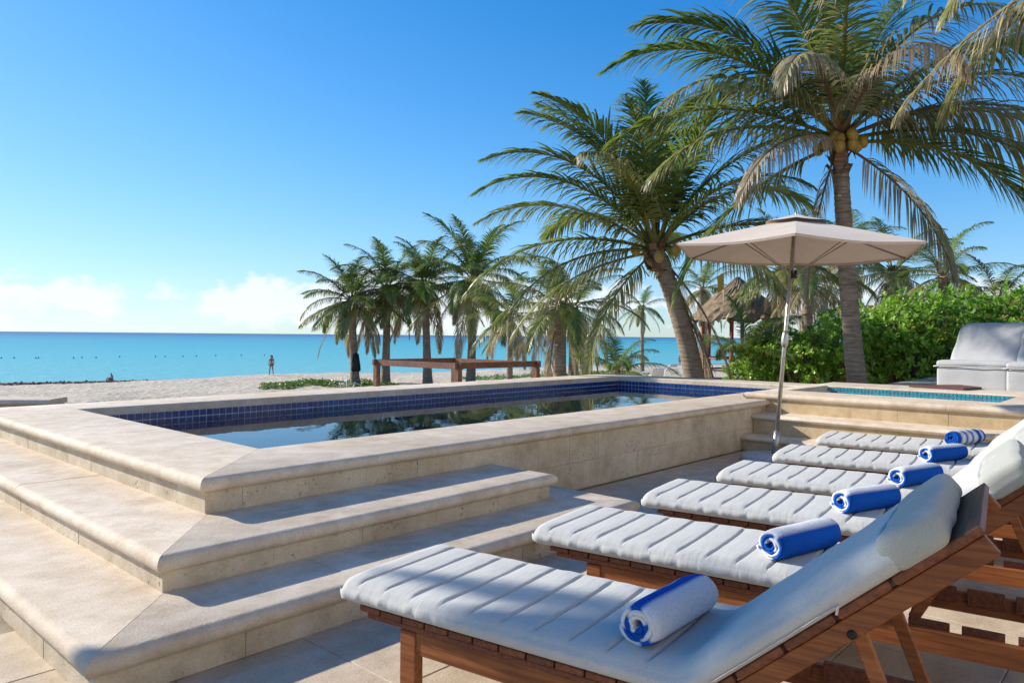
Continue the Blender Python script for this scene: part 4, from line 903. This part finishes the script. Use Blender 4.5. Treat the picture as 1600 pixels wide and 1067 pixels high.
# ------------------------------------------------------------------ pergola on the beach
def pergola():
    cs = [atD(x, y, D) for x, y, D in ((589, 561, 18.5), (716, 569, 16.6), (838, 562, 18.3))]; c4 = cs[0] + cs[2] - cs[1]; cs.append(c4)
    zt_ = .60; gz = min(ground(c.x, c.y) for c in cs); root = empty('beach_pergola', (cs[1].x, cs[1].y, gz)); tag(root, 'reddish brown open wooden pergola frame standing on the sand', 'pergola')
    P = [Vector((c.x, c.y, 0)) - Vector((cs[1].x, cs[1].y, 0)) for c in cs]
    for p in P:
        h = zt_ - gz; link('post', bar_mesh('post', (p.x, p.y, -.3), (p.x, p.y, h - .01), .13, .13, up=(P[0] - P[1]).normalized()), M['wood_dark'], root)
    for a, b in ((0, 1), (1, 2), (2, 3), (3, 0)):
        d = (P[b] - P[a]).normalized(); A = P[a] - d * .12; B = P[b] + d * .12; o = (.0 if a % 2 == 0 else .012)
        link('beam', bar_mesh('beam', (A.x, A.y, zt_ - gz - .05 + o), (B.x, B.y, zt_ - gz - .05 + o), .08, .14), M['wood_dark'], root)
pergola()
# ------------------------------------------------------------------ thatched hut
def hut():
    D = 30; c = atD(1152, 500, D); g = ground(c.x, c.y); root = empty('thatched_hut', (c.x, c.y, g)); tag(root, 'thatched beach hut on red wooden posts behind the young palm', 'hut')
    ze = atD(1158, 493, D).z - g; za = atD(1150, 433, D).z - g; Rr = 1.95
    for lv, (r0, z0, r1, z1, nm) in enumerate(((Rr, ze - .15, .95, ze + (za - ze) * .50, 'thatch_skirt'), (1.12, ze + (za - ze) * .42, .04, za, 'thatch_cap'))):
        V = []; Fc = []; n = 72; rows = 6; rr = random.Random(lv)
        for i in range(rows + 1):
            u = i / rows
            for k in range(n): a = 2 * math.pi * k / n; r = r0 + (r1 - r0) * u; j = rr.uniform(-.05, .05) * (1 - u * .7); V.append(((r + j) * math.cos(a), (r + j) * math.sin(a), z0 + (z1 - z0) * u + (rr.uniform(-.22, .05) if i == 0 else rr.uniform(-.03, .03))))
        for i in range(rows):
            for k in range(n): Fc.append((i * n + k, i * n + (k + 1) % n, (i + 1) * n + (k + 1) % n, (i + 1) * n + k))
        link(nm, pymesh(nm, V, Fc), M['thatch'], root)
    for k in range(6):
        a = k * math.pi / 3 + .3; link('post', tube_mesh('post', [(1.45 * math.cos(a), 1.45 * math.sin(a), -.2), (1.45 * math.cos(a), 1.45 * math.sin(a), ze + .1)], .085, 8), M['red'], root)
        b = a + math.pi / 3
        for zr in (.95, 1.3): link('rail', tube_mesh('rail', [(1.45 * math.cos(a), 1.45 * math.sin(a), zr * ze / 2.6), (1.45 * math.cos(b), 1.45 * math.sin(b), zr * ze / 2.6)], .04, 6), M['red'], root)
    link('floor_deck', lathe_mesh('floor_deck', [(1.6, .55 * ze / 2.6), (1.6, .65 * ze / 2.6)], 12, False), M['red'], root)
    link('flag_pole', tube_mesh('flag_pole', [(-1.2, 0, ze), (-1.25, 0, za + .1)], .02, 6), M['white'], root); 
    V = [(-1.25, 0, za + .1), (-1.22, 0, za - .55), (-1.6 + .1, .1, za - .75), (-1.55, .12, za - .1)]; link('flag', pymesh('flag', V, [(0, 1, 2, 3)]), M['flag'], root)
hut()
# ------------------------------------------------------------------ people (skin-modifier figures)
def skin_body(name, joints, edges, mats, parent):
    me = bpy.data.meshes.new(name); me.from_pydata([j[:3] for j in joints], edges, []); o = bpy.data.objects.new(name, me); C.objects.link(o)
    sk = o.modifiers.new('s', 'SKIN'); ss = o.modifiers.new('d', 'SUBSURF'); ss.levels = 1; ss.render_levels = 1
    for i, j in enumerate(joints): me.skin_vertices[0].data[i].radius = (j[3], j[4] if len(j) > 4 else j[3]); me.skin_vertices[0].data[i].use_root = (i == 0)
    dg = bpy.context.evaluated_depsgraph_get(); m2 = bpy.data.meshes.new_from_object(o.evaluated_get(dg)); bpy.data.objects.remove(o); bpy.data.meshes.remove(me)
    m2.materials.clear(); m2.polygons.foreach_set('use_smooth', [True] * len(m2.polygons)); return link(name, m2, mats, parent)
M['skin'] = plain('skin', (.42, .22, .13), .6); M['hair'] = plain('dark_hair', (.02, .015, .012), .6); M['swim'] = plain('blue_swimwear', (.05, .22, .42), .7); M['orange'] = plain('orange_shirt', (.62, .17, .08), .8); M['shorts'] = plain('grey_shorts', (.20, .21, .23), .8); M['top'] = plain('dark_red_top', (.25, .05, .05), .8)
def stand_person(loc, rz, label, top, bottom, stride=.16, h=1.7, long_top=False):
    root = empty('person', loc, rz); k = h / 1.7; tag(root, label, 'person')
    J = [(0, 0, .93, .13, .10), (0, 0, 1.12, .115, .085), (0, 0, 1.34, .15, .095), (0, 0, 1.46, .055), (0, .01, 1.54, .062), (0, .02, 1.60, .088, .10), (0, .01, 1.68, .06),
         (.17, 0, 1.40, .052), (.22, -.05, 1.13, .042), (.21, .06, .90, .034), (.21, .09, .82, .036), (-.17, 0, 1.40, .052), (-.22, .05, 1.13, .042), (-.22, .12, .90, .034), (-.22, .15, .82, .036),
         (.09, 0, .86, .088), (.10, stride * .6, .48, .060), (.10, stride, .08, .040), (.10, stride + .14, .03, .035), (-.09, 0, .86, .088), (-.10, -stride * .3, .48, .060), (-.10, -stride, .08, .040), (-.10, -stride + .14, .03, .035)]
    E_ = [(0, 1), (1, 2), (2, 3), (3, 4), (4, 5), (5, 6), (2, 7), (7, 8), (8, 9), (9, 10), (2, 11), (11, 12), (12, 13), (13, 14), (0, 15), (15, 16), (16, 17), (17, 18), (0, 19), (19, 20), (20, 21), (21, 22)]
    J = [tuple(c * k for c in j) for j in J]; skin_body('body', J, E_, M['skin'], root)
    skin_body('bottom', [tuple(c * k for c in j) for j in [(0, 0, .94, .145, .115), (.09, 0, .85, .10), (.10, stride * .33, .66 if long_top else .76, .085), (-.09, 0, .85, .10), (-.10, -stride * .2, .66 if long_top else .76, .085)]], [(0, 1), (1, 2), (0, 3), (3, 4)], bottom, root)
    tj = [(0, 0, 1.02 if long_top else 1.22, .135, .105), (0, 0, 1.30, .160, .108), (0, 0, 1.42, .07)]
    te = [(0, 1), (1, 2)]
    if long_top: tj += [(.175, 0, 1.39, .062), (.215, -.03, 1.22, .055), (-.175, 0, 1.39, .062), (-.215, .03, 1.22, .055)]; te += [(1, 3), (3, 4), (1, 5), (5, 6)]
    skin_body('top', [tuple(c * k for c in j) for j in tj], te, top, root)
    skin_body('hair', [tuple(c * k for c in j) for j in [(0, -.015, 1.60, .092, .10), (0, -.01, 1.68, .075), (0, -.06, 1.54, .05)]], [(0, 1), (0, 2)], M['hair'], root)
    return root
def place(px, py, D):
    p = atD(px, py, D); return (p.x, p.y, ground(p.x, p.y) - .02)
def solve_D(px, py, d0, d1):
    best = d0
    for D in np.arange(d0, d1, .5):
        p = atD(px, py, D)
        if p.z <= ground(p.x, p.y): return D
    return d1
Dw = solve_D(424, 586, 55, 90); stand_person(place(424, 586, Dw), YAW + R(90), 'person in blue swimwear walking along the shoreline with dark hair', M['top'], M['swim'], .2, 1.68)
Dm = solve_D(1062, 562, 60, 120); stand_person(place(1062, 562, Dm), YAW - R(100), 'person in orange shirt standing on the sand near the water', M['orange'], M['shorts'], .06, 1.75, True)
Dk = solve_D(176, 597, 50, 80); sp = place(176, 597, Dk)
root = empty('person', sp, YAW + R(60)); tag(root, 'bare backed person sitting on the sand at the end of the seaweed', 'person')
skin_body('body', [(0, 0, .14, .15, .12), (0, .03, .32, .125, .09), (0, .08, .55, .15, .095), (0, .11, .66, .055), (0, .14, .74, .07), (0, .15, .82, .09), (0, .14, .88, .06), (.18, .08, .60, .052), (.27, -.02, .36, .042), (.24, -.12, .08, .035), (-.18, .08, .60, .052), (-.24, .25, .42, .042), (-.16, .42, .46, .036),
                   (.10, .08, .13, .09), (.14, .45, .46, .062), (.14, .60, .07, .045), (.14, .74, .04, .035), (-.10, .08, .13, .09), (-.14, .45, .46, .062), (-.14, .60, .07, .045), (-.14, .74, .04, .035)],
          [(0, 1), (1, 2), (2, 3), (3, 4), (4, 5), (5, 6), (2, 7), (7, 8), (8, 9), (2, 10), (10, 11), (11, 12), (0, 13), (13, 14), (14, 15), (15, 16), (0, 17), (17, 18), (18, 19), (19, 20)], M['skin'], root)
skin_body('shorts', [(0, 0, .14, .165, .135), (.11, .12, .17, .10), (.13, .28, .31, .085), (-.11, .12, .17, .10), (-.13, .28, .31, .085)], [(0, 1), (1, 2), (0, 3), (3, 4)], M['shorts'], root)
skin_body('hair', [(0, .13, .83, .095), (0, .12, .89, .07)], [(0, 1)], M['hair'], root)
# ------------------------------------------------------------------ kayak, buoys, beach beds, cloth, marker
kp = onz(828, 543.5, -3.55); kr = empty('kayak', kp, YAW - math.pi / 2); tag(kr, 'dark kayak far out on the turquoise water', 'kayak')
prof = [(-2.0, .02), (-1.6, .22), (-.8, .36), (0, .40), (.8, .36), (1.6, .22), (2.0, .02)]; V = []; Fc = []
for x, w in prof:
    for k in range(6): a = math.pi * k / 5; V.append((x, w * math.cos(a), .22 - .26 * math.sin(a) * min(1, w * 3)))
for i in range(len(prof) - 1):
    for k in range(5): Fc.append((i * 6 + k, i * 6 + k + 1, (i + 1) * 6 + k + 1, (i + 1) * 6 + k))
    Fc.append((i * 6, (i + 1) * 6, (i + 1) * 6 + 5, i * 6 + 5))
link('hull', pymesh('hull', V, Fc), M['buoy'], kr)
for q, xx in enumerate((-.7, .6)):
    pr = empty('person', kp + RT * xx + Vector((0, 0, .05)), YAW); tag(pr, 'dark figure paddling in the %s seat of the kayak' % ('left' if q == 0 else 'right') if False else ('dark figure seated in the stern of the kayak' if q == 0 else 'dark figure seated in the bow of the kayak'), 'person')
    skin_body('body', [(0, 0, .15, .17, .14), (0, 0, .42, .15, .11), (0, 0, .62, .19, .12), (0, 0, .74, .06), (0, 0, .88, .11), (.22, .05, .6, .06), (.32, .25, .4, .05), (-.22, .05, .6, .06), (-.32, .25, .4, .05), (.12, .5, .2, .08), (-.12, .5, .2, .08)], [(0, 1), (1, 2), (2, 3), (3, 4), (2, 5), (5, 6), (2, 7), (7, 8), (0, 9), (0, 10)], M['buoy'], pr)
bme = lathe_mesh('buoy', [(.02, -.12), (.10, -.06), (.14, .02), (.11, .10), (.04, .15), (.03, .2)], 10)
for i, (x, y) in enumerate([(2, 559), (22, 559), (56, 559), (60, 559), (115, 559), (128, 558.5), (150, 558.5), (187, 557.5), (243, 557), (258, 557), (286, 556.5), (307, 556), (337, 555.5), (377, 555), (413, 554.5)]):
    p = onz(x, y, -3.5); o = link('swim_buoy', bme, M['buoy']); o.location = p; tag(o, 'small dark buoy floating in the line off the beach', 'buoy', 'buoys marking the swimming area')
def beach_bed(px, py, D, rz, label):
    p = atD(px, py, D); r = empty('beach_lounger', (p.x, p.y, ground(p.x, p.y)), rz); tag(r, label, 'beach lounger', 'white loungers on the sand')
    link('seat', bar_mesh('seat', (0, -.65, .32), (0, .55, .32), .66, .05), M['white'], r); link('backrest', bar_mesh('backrest', (0, .55, .33), (0, 1.1, .75), .66, .05), M['white'], r)
    for sx in (-.28, .28):
        for y in (-.5, .45): link('leg', bar_mesh('leg', (sx, y, 0), (sx, y, .30), .05, .05), M['white'], r)
for i, (x, y, D, rz, lb) in enumerate([(1010, 574, 48, .4, 'white beach lounger nearest the young low palm'), (1038, 573, 50, 2.0, 'white beach lounger between the low palm and the leaning trunk'), (1062, 576, 46, .9, 'white beach lounger right beside the leaning palm trunk'), (1025, 579, 42, 1.5, 'white beach lounger set lower on the sand before the others')]): beach_bed(x, y, D, YAW + rz, lb)
# black cloth on the first beach palm
c = atD(556, 566, 39.55); bm = bmesh.new(); bmesh.ops.create_cube(bm, size=1)
for v in bm.verts: v.co = Vector((v.co.x * (.5 if v.co.z < 0 else .28), v.co.y * .12, v.co.z * 1.0))
bmesh.ops.bevel(bm, geom=bm.edges[:], offset=.04, segments=2, affect='EDGES'); bmesh.ops.subdivide_edges(bm, edges=bm.edges[:], cuts=2)
for v in bm.verts: v.co += Vector((mnoise.noise(v.co * 4), mnoise.noise(v.co * 4 + Vector((5, 0, 0))), 0)) * .07
o = link('hanging_cloth', bmmesh('hanging_cloth', bm, True), M['black']); o.location = c; o.rotation_euler = (0, 0, YAW - math.pi / 2); tag(o, 'black cloth bag hanging on the outermost beach palm trunk', 'cloth')
# white rope stake in the vines
p = onz(542, 604, -1.2); r = empty('rope_stake', (p.x, p.y, ground(p.x, p.y))); tag(r, 'white stakes with rope stuck in the beach vines', 'stake')
for dx, l in ((0, .55), (.18, .4), (-.16, .4)): link('stake', tube_mesh('stake', [RT * dx + Vector((0, 0, -.1)), RT * dx * 2.2 + Vector((0, 0, l))], .022, 6), M['white'], r)
link('rope', tube_mesh('rope', [RT * -.36 + UP * .38, RT * 0 + UP * .25, RT * .4 + UP * .38, RT * .9 + UP * .12], .014, 5), M['white'], r)
